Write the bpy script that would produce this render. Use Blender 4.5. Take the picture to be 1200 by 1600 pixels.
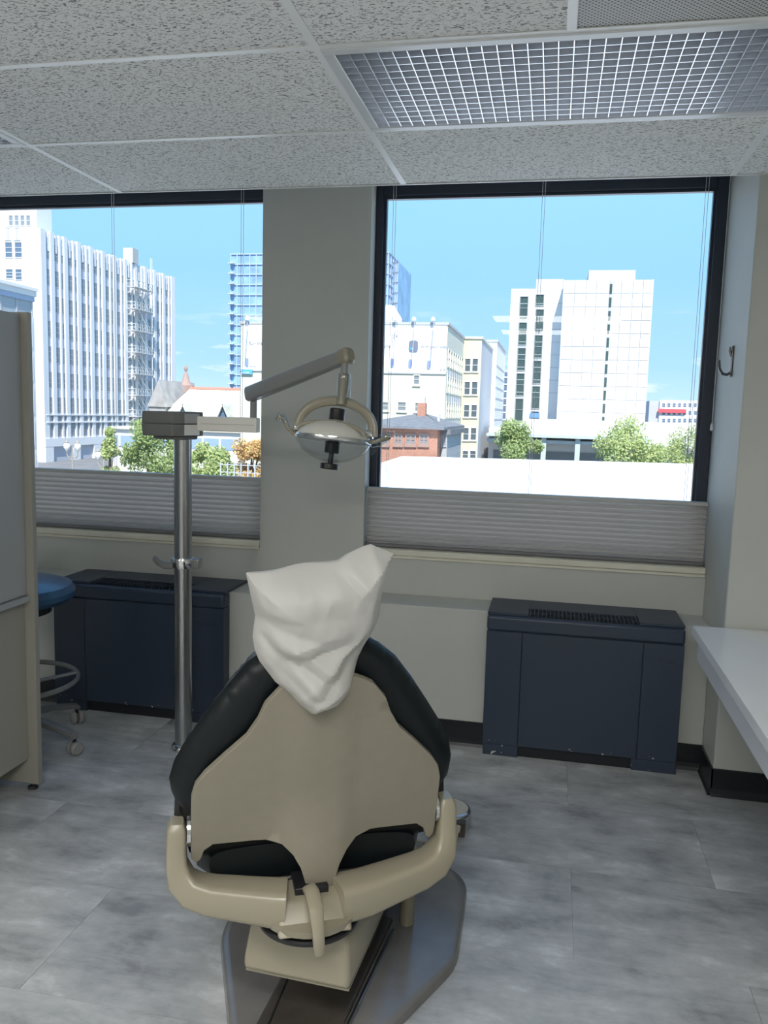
import bpy, bmesh, math, random
import numpy as np
from mathutils import Vector, Matrix
from mathutils.geometry import delaunay_2d_cdt
from mathutils import noise as mnoise

sc = bpy.context.scene
for o in list(bpy.data.objects):
    bpy.data.objects.remove(o, do_unlink=True)
COL = sc.collection
R = math.radians

# ------------------------------------------------------------------ camera
YAW, PITCH, ROLL, FPX = 0.19998, 0.12067, 0.02743, 1278.06
CAMZ = 1.47
def _cam_axes():
    f = Vector((-math.sin(YAW) * math.cos(PITCH), math.cos(YAW) * math.cos(PITCH), -math.sin(PITCH)))
    r = Vector((math.cos(YAW), math.sin(YAW), 0)); u = r.cross(f)
    c, s = math.cos(ROLL), math.sin(ROLL)
    return c * r + s * u, -s * r + c * u, f
AX_R, AX_U, AX_F = _cam_axes()
cd = bpy.data.cameras.new('camera'); cam = bpy.data.objects.new('camera', cd); COL.objects.link(cam)
cam.matrix_world = Matrix(((AX_R.x, AX_U.x, -AX_F.x, 0), (AX_R.y, AX_U.y, -AX_F.y, 0), (AX_R.z, AX_U.z, -AX_F.z, CAMZ), (0, 0, 0, 1)))
cd.sensor_fit = 'VERTICAL'; cd.sensor_height = 24; cd.sensor_width = 18
cd.lens = FPX / 1600 * 24; cd.clip_end = 3000; cd.clip_start = 0.02
sc.camera = cam
def at(px, py, Y):
    "world point seen at a photo pixel, at distance Y along the street axis (survey of the place)"
    d = AX_F + AX_R * ((px - 600) / FPX) - AX_U * ((py - 800) / FPX)
    return Vector((0, 0, CAMZ)) + d * (Y / d.y)
def atx(px, py, X):
    d = AX_F + AX_R * ((px - 600) / FPX) - AX_U * ((py - 800) / FPX)
    return Vector((0, 0, CAMZ)) + d * (X / d.x)

# ------------------------------------------------------------------ sky, sun, exposure
SKY_STRENGTH = 1.02
SUN_ENERGY = 5.4
LAMP_STRENGTH = 14.0
world = bpy.data.worlds.new('sky'); sc.world = world; world.use_nodes = True
nt = world.node_tree; nt.nodes.clear()
def N(t, **k):
    n = nt.nodes.new(t)
    for a, b in k.items(): setattr(n, a, b)
    return n
geo = N('ShaderNodeNewGeometry'); sep = N('ShaderNodeSeparateXYZ')
vm = N('ShaderNodeVectorMath', operation='SCALE'); vm.inputs['Scale'].default_value = -1
nt.links.new(geo.outputs['Incoming'], vm.inputs[0]); nt.links.new(vm.outputs[0], sep.inputs[0])
ramp = N('ShaderNodeValToRGB'); cr = ramp.color_ramp
nt.links.new(sep.outputs['Z'], ramp.inputs['Fac'])
cr.elements[0].position = 0.0; cr.elements[0].color = (0.55, 0.76, 0.97, 1)
cr.elements[1].position = 1.0; cr.elements[1].color = (0.10, 0.30, 0.72, 1)
for pos, c in ((0.06, (0.38, 0.65, 0.96)), (0.16, (0.30, 0.60, 0.95)), (0.32, (0.32, 0.65, 0.97)), (0.55, (0.20, 0.47, 0.88))):
    e = cr.elements.new(pos); e.color = (*c, 1)
cmap = N('ShaderNodeMapping'); cmap.inputs['Scale'].default_value = (7, 7, 34)
nt.links.new(vm.outputs[0], cmap.inputs['Vector'])
cn = N('ShaderNodeTexNoise'); cn.inputs['Scale'].default_value = 1.3; cn.inputs['Detail'].default_value = 6; cn.inputs['Roughness'].default_value = .55
nt.links.new(cmap.outputs[0], cn.inputs['Vector'])
cram = N('ShaderNodeValToRGB'); cram.color_ramp.elements[0].position = .565; cram.color_ramp.elements[1].position = .70
nt.links.new(cn.outputs['Fac'], cram.inputs['Fac'])
cel = N('ShaderNodeValToRGB'); ce = cel.color_ramp
ce.elements[0].position = 0.0; ce.elements[0].color = (.5, .5, .5, 1)
ce.elements[1].position = .14; ce.elements[1].color = (0, 0, 0, 1)
e = ce.elements.new(.05); e.color = (.9, .9, .9, 1)
e = ce.elements.new(.095); e.color = (.35, .35, .35, 1)
nt.links.new(sep.outputs['Z'], cel.inputs['Fac'])
cmul = N('ShaderNodeMath', operation='MULTIPLY'); nt.links.new(cram.outputs[0], cmul.inputs[0]); nt.links.new(cel.outputs[0], cmul.inputs[1])
mix = N('ShaderNodeMixRGB'); nt.links.new(cmul.outputs[0], mix.inputs['Fac']); nt.links.new(ramp.outputs[0], mix.inputs[1]); mix.inputs[2].default_value = (.93, .96, 1, 1)
bg = N('ShaderNodeBackground'); bg.inputs['Strength'].default_value = SKY_STRENGTH
nt.links.new(mix.outputs[0], bg.inputs['Color'])
wo = N('ShaderNodeOutputWorld'); nt.links.new(bg.outputs[0], wo.inputs['Surface'])

sd = bpy.data.lights.new('sun', 'SUN'); sun = bpy.data.objects.new('sun', sd); COL.objects.link(sun)
sd.energy = SUN_ENERGY; sd.angle = R(.53); sd.color = (1, .96, .9)
SUN_AZ, SUN_EL = R(17), R(50)          # behind the building, a little to the right
to_sun = Vector((math.sin(SUN_AZ) * math.cos(SUN_EL), -math.cos(SUN_AZ) * math.cos(SUN_EL), math.sin(SUN_EL)))
sun.rotation_euler = to_sun.to_track_quat('Z', 'Y').to_euler(); sun.location = (0, -30, 60)

vs = sc.view_settings
sc.display_settings.display_device = 'sRGB'
vs.view_transform = 'Standard'; vs.look = 'None'; vs.exposure = 0.38; vs.gamma = 1.0; vs.use_curve_mapping = False
sc.cycles.use_denoising = True
sc.cycles.max_bounces = 10; sc.cycles.diffuse_bounces = 6; sc.cycles.glossy_bounces = 5
sc.cycles.transmission_bounces = 6; sc.cycles.transparent_max_bounces = 16
sc.cycles.caustics_reflective = False; sc.cycles.caustics_refractive = False
sc.cycles.sample_clamp_indirect = 6

# ------------------------------------------------------------------ materials
def lin(c):
    c = c / 255
    return c / 12.92 if c <= .04045 else ((c + .055) / 1.055) ** 2.4
MATS = {}
def pm(name, col, rough=.5, metal=0., spec=.5, **kw):
    if name in MATS: return MATS[name]
    m = bpy.data.materials.new(name); m.use_nodes = True; MATS[name] = m
    b = m.node_tree.nodes['Principled BSDF']
    b.inputs['Base Color'].default_value = (*col, 1); b.inputs['Roughness'].default_value = rough
    b.inputs['Metallic'].default_value = metal; b.inputs['Specular IOR Level'].default_value = spec
    for k, v in kw.items():
        b.inputs[k.replace('_', ' ')].default_value = v
    return m
def vary(m, scale=6, amount=.12, bump=0., bscale=200, stretch=(1, 1, 1), rnd=False, detail=5):
    "noise variation of the base colour (and fine relief)"
    t = m.node_tree; b = t.nodes['Principled BSDF']; c = list(b.inputs['Base Color'].default_value)
    tc = t.nodes.new('ShaderNodeTexCoord'); mp = t.nodes.new('ShaderNodeMapping'); mp.inputs['Scale'].default_value = stretch
    t.links.new(tc.outputs['Object'], mp.inputs['Vector'])
    n = t.nodes.new('ShaderNodeTexNoise'); n.inputs['Scale'].default_value = scale; n.inputs['Detail'].default_value = detail
    t.links.new(mp.outputs[0], n.inputs['Vector'])
    r = t.nodes.new('ShaderNodeValToRGB'); r.color_ramp.elements[0].position = .3; r.color_ramp.elements[1].position = .7
    r.color_ramp.elements[0].color = tuple(x * (1 - amount) for x in c[:3]) + (1,)
    r.color_ramp.elements[1].color = tuple(min(1, x * (1 + amount)) for x in c[:3]) + (1,)
    t.links.new(n.outputs['Fac'], r.inputs['Fac']); t.links.new(r.outputs[0], b.inputs['Base Color'])
    if bump:
        n2 = t.nodes.new('ShaderNodeTexNoise'); n2.inputs['Scale'].default_value = bscale; n2.inputs['Detail'].default_value = 3
        t.links.new(tc.outputs['Object'], n2.inputs['Vector'])
        bp = t.nodes.new('ShaderNodeBump'); bp.inputs['Strength'].default_value = bump; bp.inputs['Distance'].default_value = .002
        t.links.new(n2.outputs['Fac'], bp.inputs['Height']); t.links.new(bp.outputs[0], b.inputs['Normal'])
    return m
def emit(name, col, s):
    m = bpy.data.materials.new(name); m.use_nodes = True; t = m.node_tree; t.nodes.clear()
    e = t.nodes.new('ShaderNodeEmission'); e.inputs[0].default_value = (*col, 1); e.inputs[1].default_value = s
    o = t.nodes.new('ShaderNodeOutputMaterial'); t.links.new(e.outputs[0], o.inputs[0]); MATS[name] = m; return m
def thin(name, col, trans, rough=.6):
    "thin sheet: diffuse front plus light coming through"
    m = bpy.data.materials.new(name); m.use_nodes = True; t = m.node_tree; t.nodes.clear()
    d = t.nodes.new('ShaderNodeBsdfPrincipled'); d.inputs['Base Color'].default_value = (*col, 1); d.inputs['Roughness'].default_value = rough
    tr = t.nodes.new('ShaderNodeBsdfTranslucent'); tr.inputs[0].default_value = (*col, 1)
    mx = t.nodes.new('ShaderNodeMixShader'); mx.inputs[0].default_value = trans
    o = t.nodes.new('ShaderNodeOutputMaterial')
    t.links.new(d.outputs[0], mx.inputs[1]); t.links.new(tr.outputs[0], mx.inputs[2]); t.links.new(mx.outputs[0], o.inputs[0])
    MATS[name] = m; return m
def pane(name, tint=(1, 1, 1), ior=1.45, boost=1.0):
    m = bpy.data.materials.new(name); m.use_nodes = True; t = m.node_tree; t.nodes.clear()
    tr = t.nodes.new('ShaderNodeBsdfTransparent'); tr.inputs[0].default_value = (*tint, 1)
    g = t.nodes.new('ShaderNodeBsdfGlossy'); g.inputs['Roughness'].default_value = .0
    f = t.nodes.new('ShaderNodeLayerWeight'); f.inputs['Blend'].default_value = .5      # Schlick reflectance, same from both sides
    pw = t.nodes.new('ShaderNodeMath'); pw.operation = 'POWER'; pw.inputs[1].default_value = 5; t.links.new(f.outputs['Facing'], pw.inputs[0])
    mu = t.nodes.new('ShaderNodeMath'); mu.operation = 'MULTIPLY_ADD'; mu.inputs[1].default_value = .9; mu.inputs[2].default_value = .03 * boost; mu.use_clamp = True
    t.links.new(pw.outputs[0], mu.inputs[0])
    mx = t.nodes.new('ShaderNodeMixShader'); o = t.nodes.new('ShaderNodeOutputMaterial')
    t.links.new(mu.outputs[0], mx.inputs[0]); t.links.new(tr.outputs[0], mx.inputs[1]); t.links.new(g.outputs[0], mx.inputs[2])
    t.links.new(mx.outputs[0], o.inputs[0]); MATS[name] = m; return m

M_wall = vary(pm('wall_paint', (.49, .50, .47), .55), 3, .03, .15, 160)
M_base = pm('black_vinyl', (.008, .010, .013), .35)
M_frame = pm('window_frame_dark', (.018, .026, .045), .35)
M_frame_edge = pm('window_frame_light_edge', (.5, .52, .55), .4)
M_sill = vary(pm('sill_cream', (.66, .64, .54), .4), 8, .04)
M_trimw = pm('white_trim', (.78, .79, .79), .4)
M_glass = pane('window_glass', (.97, .985, .99))
M_plastic = pane('clear_plastic', (.90, .93, .95), 1.45, 1.6)
M_chrome = pm('chrome', (.72, .72, .73), .16, 1.)
M_steel = pm('brushed_steel', (.40, .40, .40), .28, 1.)
M_beige = pm('beige_enamel', (.29, .262, .195), .26)
M_beige2 = vary(pm('beige_shell', (.23, .208, .162), .45), 30, .03, .1, 400)
M_vinyl = vary(pm('dark_vinyl', (.004, .0065, .008), .40, spec=.3), 20, .15, .08, 500)
M_blackpl = pm('black_plastic', (.012, .012, .014), .4)
M_heater = None

def heater_material():
    m = pm('navy_metal', (.028, .041, .069), .42); t = m.node_tree; b = t.nodes['Principled BSDF']
    tc = t.nodes.new('ShaderNodeTexCoord'); n = t.nodes.new('ShaderNodeTexNoise'); n.inputs['Scale'].default_value = 38; n.inputs['Detail'].default_value = 4
    t.links.new(tc.outputs['Object'], n.inputs['Vector'])
    sp = t.nodes.new('ShaderNodeSeparateXYZ'); t.links.new(tc.outputs['Object'], sp.inputs[0])
    band = t.nodes.new('ShaderNodeMapRange'); band.inputs[1].default_value = .072; band.inputs[2].default_value = .058; band.clamp = True
    t.links.new(sp.outputs['Z'], band.inputs[0])
    thr = t.nodes.new('ShaderNodeMath'); thr.operation = 'GREATER_THAN'; thr.inputs[1].default_value = .655
    t.links.new(n.outputs['Fac'], thr.inputs[0])
    mu = t.nodes.new('ShaderNodeMath'); mu.operation = 'MULTIPLY'; t.links.new(band.outputs[0], mu.inputs[0]); t.links.new(thr.outputs[0], mu.inputs[1])
    mx = t.nodes.new('ShaderNodeMixRGB'); mx.inputs[1].default_value = b.inputs['Base Color'].default_value; mx.inputs[2].default_value = (.5, .5, .48, 1)
    t.links.new(mu.outputs[0], mx.inputs[0]); t.links.new(mx.outputs[0], b.inputs['Base Color'])
    n2 = t.nodes.new('ShaderNodeTexNoise'); n2.inputs['Scale'].default_value = 450
    t.links.new(tc.outputs['Object'], n2.inputs['Vector'])
    bp = t.nodes.new('ShaderNodeBump'); bp.inputs['Strength'].default_value = .15; bp.inputs['Distance'].default_value = .001
    t.links.new(n2.outputs['Fac'], bp.inputs['Height']); t.links.new(bp.outputs[0], b.inputs['Normal'])
    return m
M_heater = heater_material()
M_heater_dark = pm('heater_inside', (.006, .008, .012), .6)

def floor_material():
    m = pm('concrete_look_vinyl', (.4, .4, .4), .36); t = m.node_tree; b = t.nodes['Principled BSDF']
    tc = t.nodes.new('ShaderNodeTexCoord'); oi = t.nodes.new('ShaderNodeObjectInfo')
    sc_ = t.nodes.new('ShaderNodeVectorMath'); sc_.operation = 'SCALE'; sc_.inputs['Scale'].default_value = 37
    cb = t.nodes.new('ShaderNodeCombineXYZ'); t.links.new(oi.outputs['Random'], cb.inputs[0]); t.links.new(oi.outputs['Random'], cb.inputs[1])
    t.links.new(cb.outputs[0], sc_.inputs[0])
    ad = t.nodes.new('ShaderNodeVectorMath'); t.links.new(tc.outputs['Object'], ad.inputs[0]); t.links.new(sc_.outputs[0], ad.inputs[1])
    mp = t.nodes.new('ShaderNodeMapping'); mp.inputs['Scale'].default_value = (1.8, 4.6, 1); t.links.new(ad.outputs[0], mp.inputs['Vector'])
    na = t.nodes.new('ShaderNodeTexNoise'); na.inputs['Scale'].default_value = 1.9; na.inputs['Detail'].default_value = 10; na.inputs['Roughness'].default_value = .68; na.inputs['Distortion'].default_value = .25
    t.links.new(mp.outputs[0], na.inputs['Vector'])
    nb = t.nodes.new('ShaderNodeTexNoise'); nb.inputs['Scale'].default_value = 5.5; nb.inputs['Detail'].default_value = 7; nb.inputs['Roughness'].default_value = .6; t.links.new(ad.outputs[0], nb.inputs['Vector'])
    n = t.nodes.new('ShaderNodeMixRGB'); n.inputs[0].default_value = .42; t.links.new(na.outputs['Fac'], n.inputs[1]); t.links.new(nb.outputs['Fac'], n.inputs[2])
    r = t.nodes.new('ShaderNodeValToRGB'); e = r.color_ramp.elements
    e[0].position = .39; e[0].color = (.262, .270, .276, 1); e[1].position = .63; e[1].color = (.66, .68, .69, 1)
    k = e.new(.47); k.color = (.39, .405, .412, 1)
    k = e.new(.55); k.color = (.485, .50, .505, 1)
    t.links.new(n.outputs[0], r.inputs['Fac'])
    hv = t.nodes.new('ShaderNodeHueSaturation'); mr = t.nodes.new('ShaderNodeMapRange'); mr.inputs[3].default_value = .93; mr.inputs[4].default_value = 1.07
    t.links.new(oi.outputs['Random'], mr.inputs[0]); t.links.new(mr.outputs[0], hv.inputs['Value']); t.links.new(r.outputs[0], hv.inputs['Color'])
    t.links.new(hv.outputs[0], b.inputs['Base Color'])
    bp = t.nodes.new('ShaderNodeBump'); bp.inputs['Strength'].default_value = .12; bp.inputs['Distance'].default_value = .002
    t.links.new(n.outputs[0], bp.inputs['Height']); t.links.new(bp.outputs[0], b.inputs['Normal'])
    return m
M_floor = floor_material()

def ceiling_material():
    m = pm('fissured_tile', (.72, .72, .70), .85, spec=.2); t = m.node_tree; b = t.nodes['Principled BSDF']
    tc = t.nodes.new('ShaderNodeTexCoord'); oi = t.nodes.new('ShaderNodeObjectInfo')
    sc_ = t.nodes.new('ShaderNodeVectorMath'); sc_.operation = 'SCALE'; sc_.inputs['Scale'].default_value = 23
    cb = t.nodes.new('ShaderNodeCombineXYZ'); t.links.new(oi.outputs['Random'], cb.inputs[0]); t.links.new(oi.outputs['Random'], cb.inputs[1])
    t.links.new(cb.outputs[0], sc_.inputs[0])
    ad = t.nodes.new('ShaderNodeVectorMath'); t.links.new(tc.outputs['Object'], ad.inputs[0]); t.links.new(sc_.outputs[0], ad.inputs[1])
    outs = []
    for rot, s, thr, w in ((R(38), (80, 180, 80), .60, .028), (R(-22), (90, 200, 90), .61, .028)):
        mp = t.nodes.new('ShaderNodeMapping'); mp.inputs['Scale'].default_value = s; mp.inputs['Rotation'].default_value = (0, 0, rot)
        t.links.new(ad.outputs[0], mp.inputs['Vector'])
        n = t.nodes.new('ShaderNodeTexNoise'); n.inputs['Scale'].default_value = 1.0; n.inputs['Detail'].default_value = 2; n.inputs['Distortion'].default_value = .7
        t.links.new(mp.outputs[0], n.inputs['Vector'])
        g = t.nodes.new('ShaderNodeMapRange'); g.inputs[1].default_value = thr; g.inputs[2].default_value = thr + w; g.clamp = True
        t.links.new(n.outputs['Fac'], g.inputs[0]); outs.append(g)
    mx = t.nodes.new('ShaderNodeMath'); mx.operation = 'MAXIMUM'; t.links.new(outs[0].outputs[0], mx.inputs[0]); t.links.new(outs[1].outputs[0], mx.inputs[1])
    c = t.nodes.new('ShaderNodeMixRGB'); c.inputs[1].default_value = (.84, .84, .82, 1); c.inputs[2].default_value = (.26, .26, .255, 1)
    t.links.new(mx.outputs[0], c.inputs[0]); t.links.new(c.outputs[0], b.inputs['Base Color'])
    iv = t.nodes.new('ShaderNodeMath'); iv.operation = 'SUBTRACT'; iv.inputs[0].default_value = 1; t.links.new(mx.outputs[0], iv.inputs[1])
    bp = t.nodes.new('ShaderNodeBump'); bp.inputs['Strength'].default_value = .5; bp.inputs['Distance'].default_value = .003
    t.links.new(iv.outputs[0], bp.inputs['Height']); t.links.new(bp.outputs[0], b.inputs['Normal'])
    return m
M_ceil = ceiling_material()

def perforated_material():
    m = pm('perforated_panel', (.5, .5, .48), .5); t = m.node_tree; b = t.nodes['Principled BSDF']
    tc = t.nodes.new('ShaderNodeTexCoord'); mp = t.nodes.new('ShaderNodeMapping'); mp.inputs['Rotation'].default_value = (0, 0, R(45)); mp.inputs['Scale'].default_value = (105, 105, 105)
    t.links.new(tc.outputs['Object'], mp.inputs['Vector'])
    v = t.nodes.new('ShaderNodeTexVoronoi'); v.inputs['Scale'].default_value = 1; v.inputs['Randomness'].default_value = 0; v.voronoi_dimensions = '2D'
    t.links.new(mp.outputs[0], v.inputs['Vector'])
    g = t.nodes.new('ShaderNodeMapRange'); g.inputs[1].default_value = .33; g.inputs[2].default_value = .27; g.clamp = True; t.links.new(v.outputs['Distance'], g.inputs[0])
    c = t.nodes.new('ShaderNodeMixRGB'); c.inputs[1].default_value = (.50, .50, .47, 1); c.inputs[2].default_value = (.06, .06, .06, 1)
    t.links.new(g.outputs[0], c.inputs[0]); t.links.new(c.outputs[0], b.inputs['Base Color'])
    return m
M_perf = perforated_material()

# ------------------------------------------------------------------ mesh helpers
class B:
    def __init__(s): s.v = []; s.f = []; s.mi = []; s.sm = []; s.cur = 0; s.smooth = False
    def add(s, vs, fs):
        k = len(s.v); s.v += [tuple(p) for p in vs]
        for f in fs: s.f.append(tuple(i + k for i in f)); s.mi.append(s.cur); s.sm.append(s.smooth)
        return s
    def box(s, x0, x1, y0, y1, z0, z1):
        v = [(x, y, z) for z in (z0, z1) for y in (y0, y1) for x in (x0, x1)]
        return s.add(v, [(0, 2, 3, 1), (4, 5, 7, 6), (0, 1, 5, 4), (2, 6, 7, 3), (0, 4, 6, 2), (1, 3, 7, 5)])
    def bar(s, a, b, w, h, up=(0, 0, 1)):
        a, b = Vector(a), Vector(b); d = (b - a).normalized(); u = Vector(up); sd_ = d.cross(u)
        if sd_.length < 1e-5: sd_ = d.cross(Vector((1, 0, 0)))
        sd_.normalize(); u = sd_.cross(d)
        v = [p + sd_ * (i * w / 2) + u * (j * h / 2) for p in (a, b) for j in (-1, 1) for i in (-1, 1)]
        return s.add(v, [(0, 1, 3, 2), (4, 6, 7, 5), (0, 4, 5, 1), (2, 3, 7, 6), (0, 2, 6, 4), (1, 5, 7, 3)])
    def rings(s, rings, cap=True, close=False):
        n = len(rings[0]); k = len(rings); vs = [p for r in rings for p in r]; fs = []
        for i in range(k - 1 + (1 if close else 0)):
            for j in range(n):
                a, b = i * n + j, i * n + (j + 1) % n; i2 = (i + 1) % k
                fs.append((a, b, i2 * n + (j + 1) % n, i2 * n + j))
        if cap and not close:
            fs.append(tuple(range(n))[::-1]); fs.append(tuple((k - 1) * n + j for j in range(n)))
        return s.add(vs, fs)
    def tube(s, pts, r, seg=10, close=False, sec=None, up=None, pw=2.0):
        "sweep; r a number or a list; sec = list of (half side, half up) for flat sections; pw superellipse power"
        pts = [Vector(p) for p in pts]; n = len(pts); out = []; pu = Vector(up) if up else None
        for i, p in enumerate(pts):
            if close: d = pts[(i + 1) % n] - pts[i - 1]
            else: d = pts[min(i + 1, n - 1)] - pts[max(i - 1, 0)]
            d.normalize()
            if pu is None: pu = Vector((0, 0, 1)) if abs(d.z) < .9 else Vector((1, 0, 0))
            sd_ = d.cross(pu)
            if sd_.length < 1e-4: sd_ = d.orthogonal()
            sd_.normalize(); u = sd_.cross(d).normalized()
            if up is None: pu = u
            if sec: a, b = sec[i] if isinstance(sec, list) else sec
            else: a = b = r[i] if isinstance(r, (list, tuple)) else r
            ring = []
            for j in range(seg):
                t = 2 * math.pi * j / seg; c, q = math.cos(t), math.sin(t)
                ring.append(p + sd_ * (a * math.copysign(abs(c) ** (2 / pw), c)) + u * (b * math.copysign(abs(q) ** (2 / pw), q)))
            out.append(ring)
        return s.rings(out, True, close)
    def cyl(s, a, b, r, seg=20, r2=None):
        return s.tube([a, b], [r, r if r2 is None else r2], seg)
    def lathe(s, prof, seg=28, o=(0, 0, 0), axis=(0, 0, 1), cap=True):
        o = Vector(o); a = Vector(axis).normalized(); x = a.orthogonal().normalized(); y = a.cross(x)
        return s.rings([[o + a * h + (x * math.cos(2 * math.pi * j / seg) + y * math.sin(2 * math.pi * j / seg)) * max(r, 1e-4) for j in range(seg)] for r, h in prof], cap)
    def prism(s, poly, z0, z1):
        n = len(poly)
        return s.add([(x, y, z0) for x, y in poly] + [(x, y, z1) for x, y in poly],
                     [tuple(range(n))[::-1], tuple(range(n, 2 * n))] + [(i, (i + 1) % n, n + (i + 1) % n, n + i) for i in range(n)])
    def extr(s, poly, fn0, fn1):
        "polygon of (u, v) mapped by two functions to two faces"
        n = len(poly)
        return s.add([fn0(u, v) for u, v in poly] + [fn1(u, v) for u, v in poly],
                     [tuple(range(n))[::-1], tuple(range(n, 2 * n))] + [(i, (i + 1) % n, n + (i + 1) % n, n + i) for i in range(n)])
    def mesh(s, name, mats):
        me = bpy.data.meshes.new(name); me.from_pydata(s.v, [], s.f)
        for m in (mats if isinstance(mats, (list, tuple)) else [mats]): me.materials.append(m)
        for p, i, q in zip(me.polygons, s.mi, s.sm): p.material_index = i; p.use_smooth = q
        bm = bmesh.new(); bm.from_mesh(me); bmesh.ops.recalc_face_normals(bm, faces=bm.faces); bm.to_mesh(me); bm.free()
        return me
    def obj(s, name, mats, parent=None, bevel=0., seg=2, smooth=False, loc=None):
        me = s.mesh(name, mats); o = link(name, me, parent)
        if loc is not None: o.location = loc
        finish(o, bevel, seg, smooth); return o
def finish(o, bevel=0., seg=2, smooth=False, ang=35):
    if smooth:
        for p in o.data.polygons: p.use_smooth = True
        try: o.data.set_sharp_from_angle(angle=R(ang))
        except Exception: pass
    if bevel:
        m = o.modifiers.new('edge', 'BEVEL'); m.width = bevel; m.segments = seg; m.limit_method = 'ANGLE'; m.angle_limit = R(35)
        if seg > 1:
            for p in o.data.polygons: p.use_smooth = True
            m.harden_normals = False
            try: o.data.set_sharp_from_angle(angle=R(60))
            except Exception: pass
def link(name, data, parent=None):
    o = bpy.data.objects.new(name, data); COL.objects.link(o)
    if parent is not None:
        o.parent = parent
    return o
def tag(o, label, cat=None, group=None, kind=None):
    o['label'] = label
    if cat: o['category'] = cat
    if group: o['group'] = group
    if kind: o['kind'] = kind
    return o
def root(name, label, cat, loc=(0, 0, 0), rz=0., group=None, kind=None):
    o = bpy.data.objects.new(name, None); COL.objects.link(o); o.location = loc; o.rotation_euler = (0, 0, rz); o.empty_display_size = .1
    return tag(o, label, cat, group, kind)
def wb(parent):
    "builder helper: children of an Empty at loc are modelled in local space"
    return B()
def copy_tree(o, parent=None):
    c = o.copy(); COL.objects.link(c); c.parent = parent
    for ch in list(o.children): copy_tree(ch, c)
    return c

# ================================================================== THE ROOM
CEIL = 2.364; YC = 3.295; YW = 3.75; YF = 3.85; XCOL = .688
XL, XR, YB = -4.2, 2.2, -2.4
TX, TY = .9144, .4572           # floor tiles
fl = B().box(XL - .2, XR + .2, YB - .2, 4.0, -.25, -.004).obj('floor', pm('floor_joint', (.24, .24, .23), .7))
tag(fl, 'grey concrete-look vinyl tile floor under the dental chair', 'floor', kind='structure')
tile_me = B().box(0, TX - .0009, 0, TY - .0009, -.0039, 0).mesh('floor_tile', M_floor)
tile_cache = {}
row = 0
y = 3.06
rows = [3.06 - k * TY for k in range(-1, 13)]
for k, y0 in enumerate(rows):
    off = .13 if k % 2 else .58
    y1 = min(y0 + TY, 3.745); 
    if y0 < YB: y0 = YB
    n0 = math.floor((XL - off) / TX)
    for n in range(n0, 8):
        a = max(off + n * TX, XL); b = min(off + (n + 1) * TX, XR)
        if b - a < .05: continue
        full = abs(b - a - TX) < 1e-6 and abs(y1 - y0 - TY) < 1e-6
        me = tile_me if full else B().box(0, b - a - .0014, 0, y1 - y0 - .0014, -.0039, 0).mesh('floor_tile', M_floor)
        o = link('floor_tile', me, fl); o.location = (a, y0, 0)

ce = B().box(XL - .2, XR + .2, YB - .2, YC, CEIL + .20, CEIL + .3).obj('ceiling', pm('slab', (.3, .3, .3), .8))
tag(ce, 'white suspended ceiling of fissured acoustic tiles in a metal grid', 'ceiling', kind='structure')
B().box(XL - .2, XR + .2, YC, 4.05, CEIL + .24, CEIL + .34).obj('window_pocket', M_wall, ce)
GX = -.625; BAY = 1.2192; YA = 2.0714; RW = .6096
xs = [GX + BAY * i for i in range(-3, 3)]
ys = [YA + RW] + [YA - RW * k for k in range(0, 8)]
TB = .0115
lights_bays = {(-1.844 - BAY, YA): 'off', (GX, YA): 'off'}
half_bars = [(GX + RW + .011, YA - RW, YA)]
def ceil_tile(x0, x1, y0, y1):
    if x1 - x0 < .03 or y1 - y0 < .03: return
    key = (round(x1 - x0, 3), round(y1 - y0, 3))
    if key not in tile_cache:
        tile_cache[key] = B().box(0, x1 - x0, 0, y1 - y0, .003, .018).mesh('ceiling_tile', M_ceil)
    o = link('ceiling_tile', tile_cache[key], ce); o.location = (x0, y0, CEIL)
BARM = pm('grid_white', (.82, .83, .82), .35)
lit = [(GX + BAY * i, YA - k * RW) for k in (4, 6) for i in (-2, 0)]
ybreaks = [YC] + [y for y in ys if y > YB] + [YB]
xbreaks = [XL] + [x for x in xs if XL < x < XR] + [XR]
for i in range(len(ybreaks) - 1):
    y1, y0 = ybreaks[i], ybreaks[i + 1]
    for j in range(len(xbreaks) - 1):
        x0, x1 = xbreaks[j], xbreaks[j + 1]
        hit = False
        for (lx, ly) in list(lights_bays) + lit:
            if abs(lx - x0) < .02 and abs(ly - y0) < .02: hit = True
            if lx < XL < lx + BAY and abs(x0 - XL) < .01 and abs(ly - y0) < .02: hit = True
        if hit: continue
        if abs(x0 - GX) < .01 and abs(y0 - (YA - RW)) < .02:      # split bay with the vent
            xm = GX + RW + .011
            ceil_tile(x0 + TB, xm - TB, y0 + TB, y1 - TB)
            continue
        ceil_tile(x0 + TB * .6, x1 - TB * .6, y0 + TB * .6, y1 - TB * .6)
for x in xs:
    if XL < x < XR: B().box(x - TB, x + TB, YB, YC - .002, CEIL, CEIL + .003).obj('grid_bar', BARM, ce)
for y in ys:
    if y > YB: B().box(XL, XR, y - TB * .9, y + TB * .9, CEIL + .0004, CEIL + .0032).obj('grid_bar', BARM, ce)
B().box(GX + RW + .011 - TB, GX + RW + .011 + TB, YA - RW, YA, CEIL + .0002, CEIL + .003).obj('grid_bar', BARM, ce)
B().box(XL, XR, YC - .002, YC + .006, CEIL - .001, CEIL + .24).obj('edge_angle', M_trimw, ce)
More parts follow.
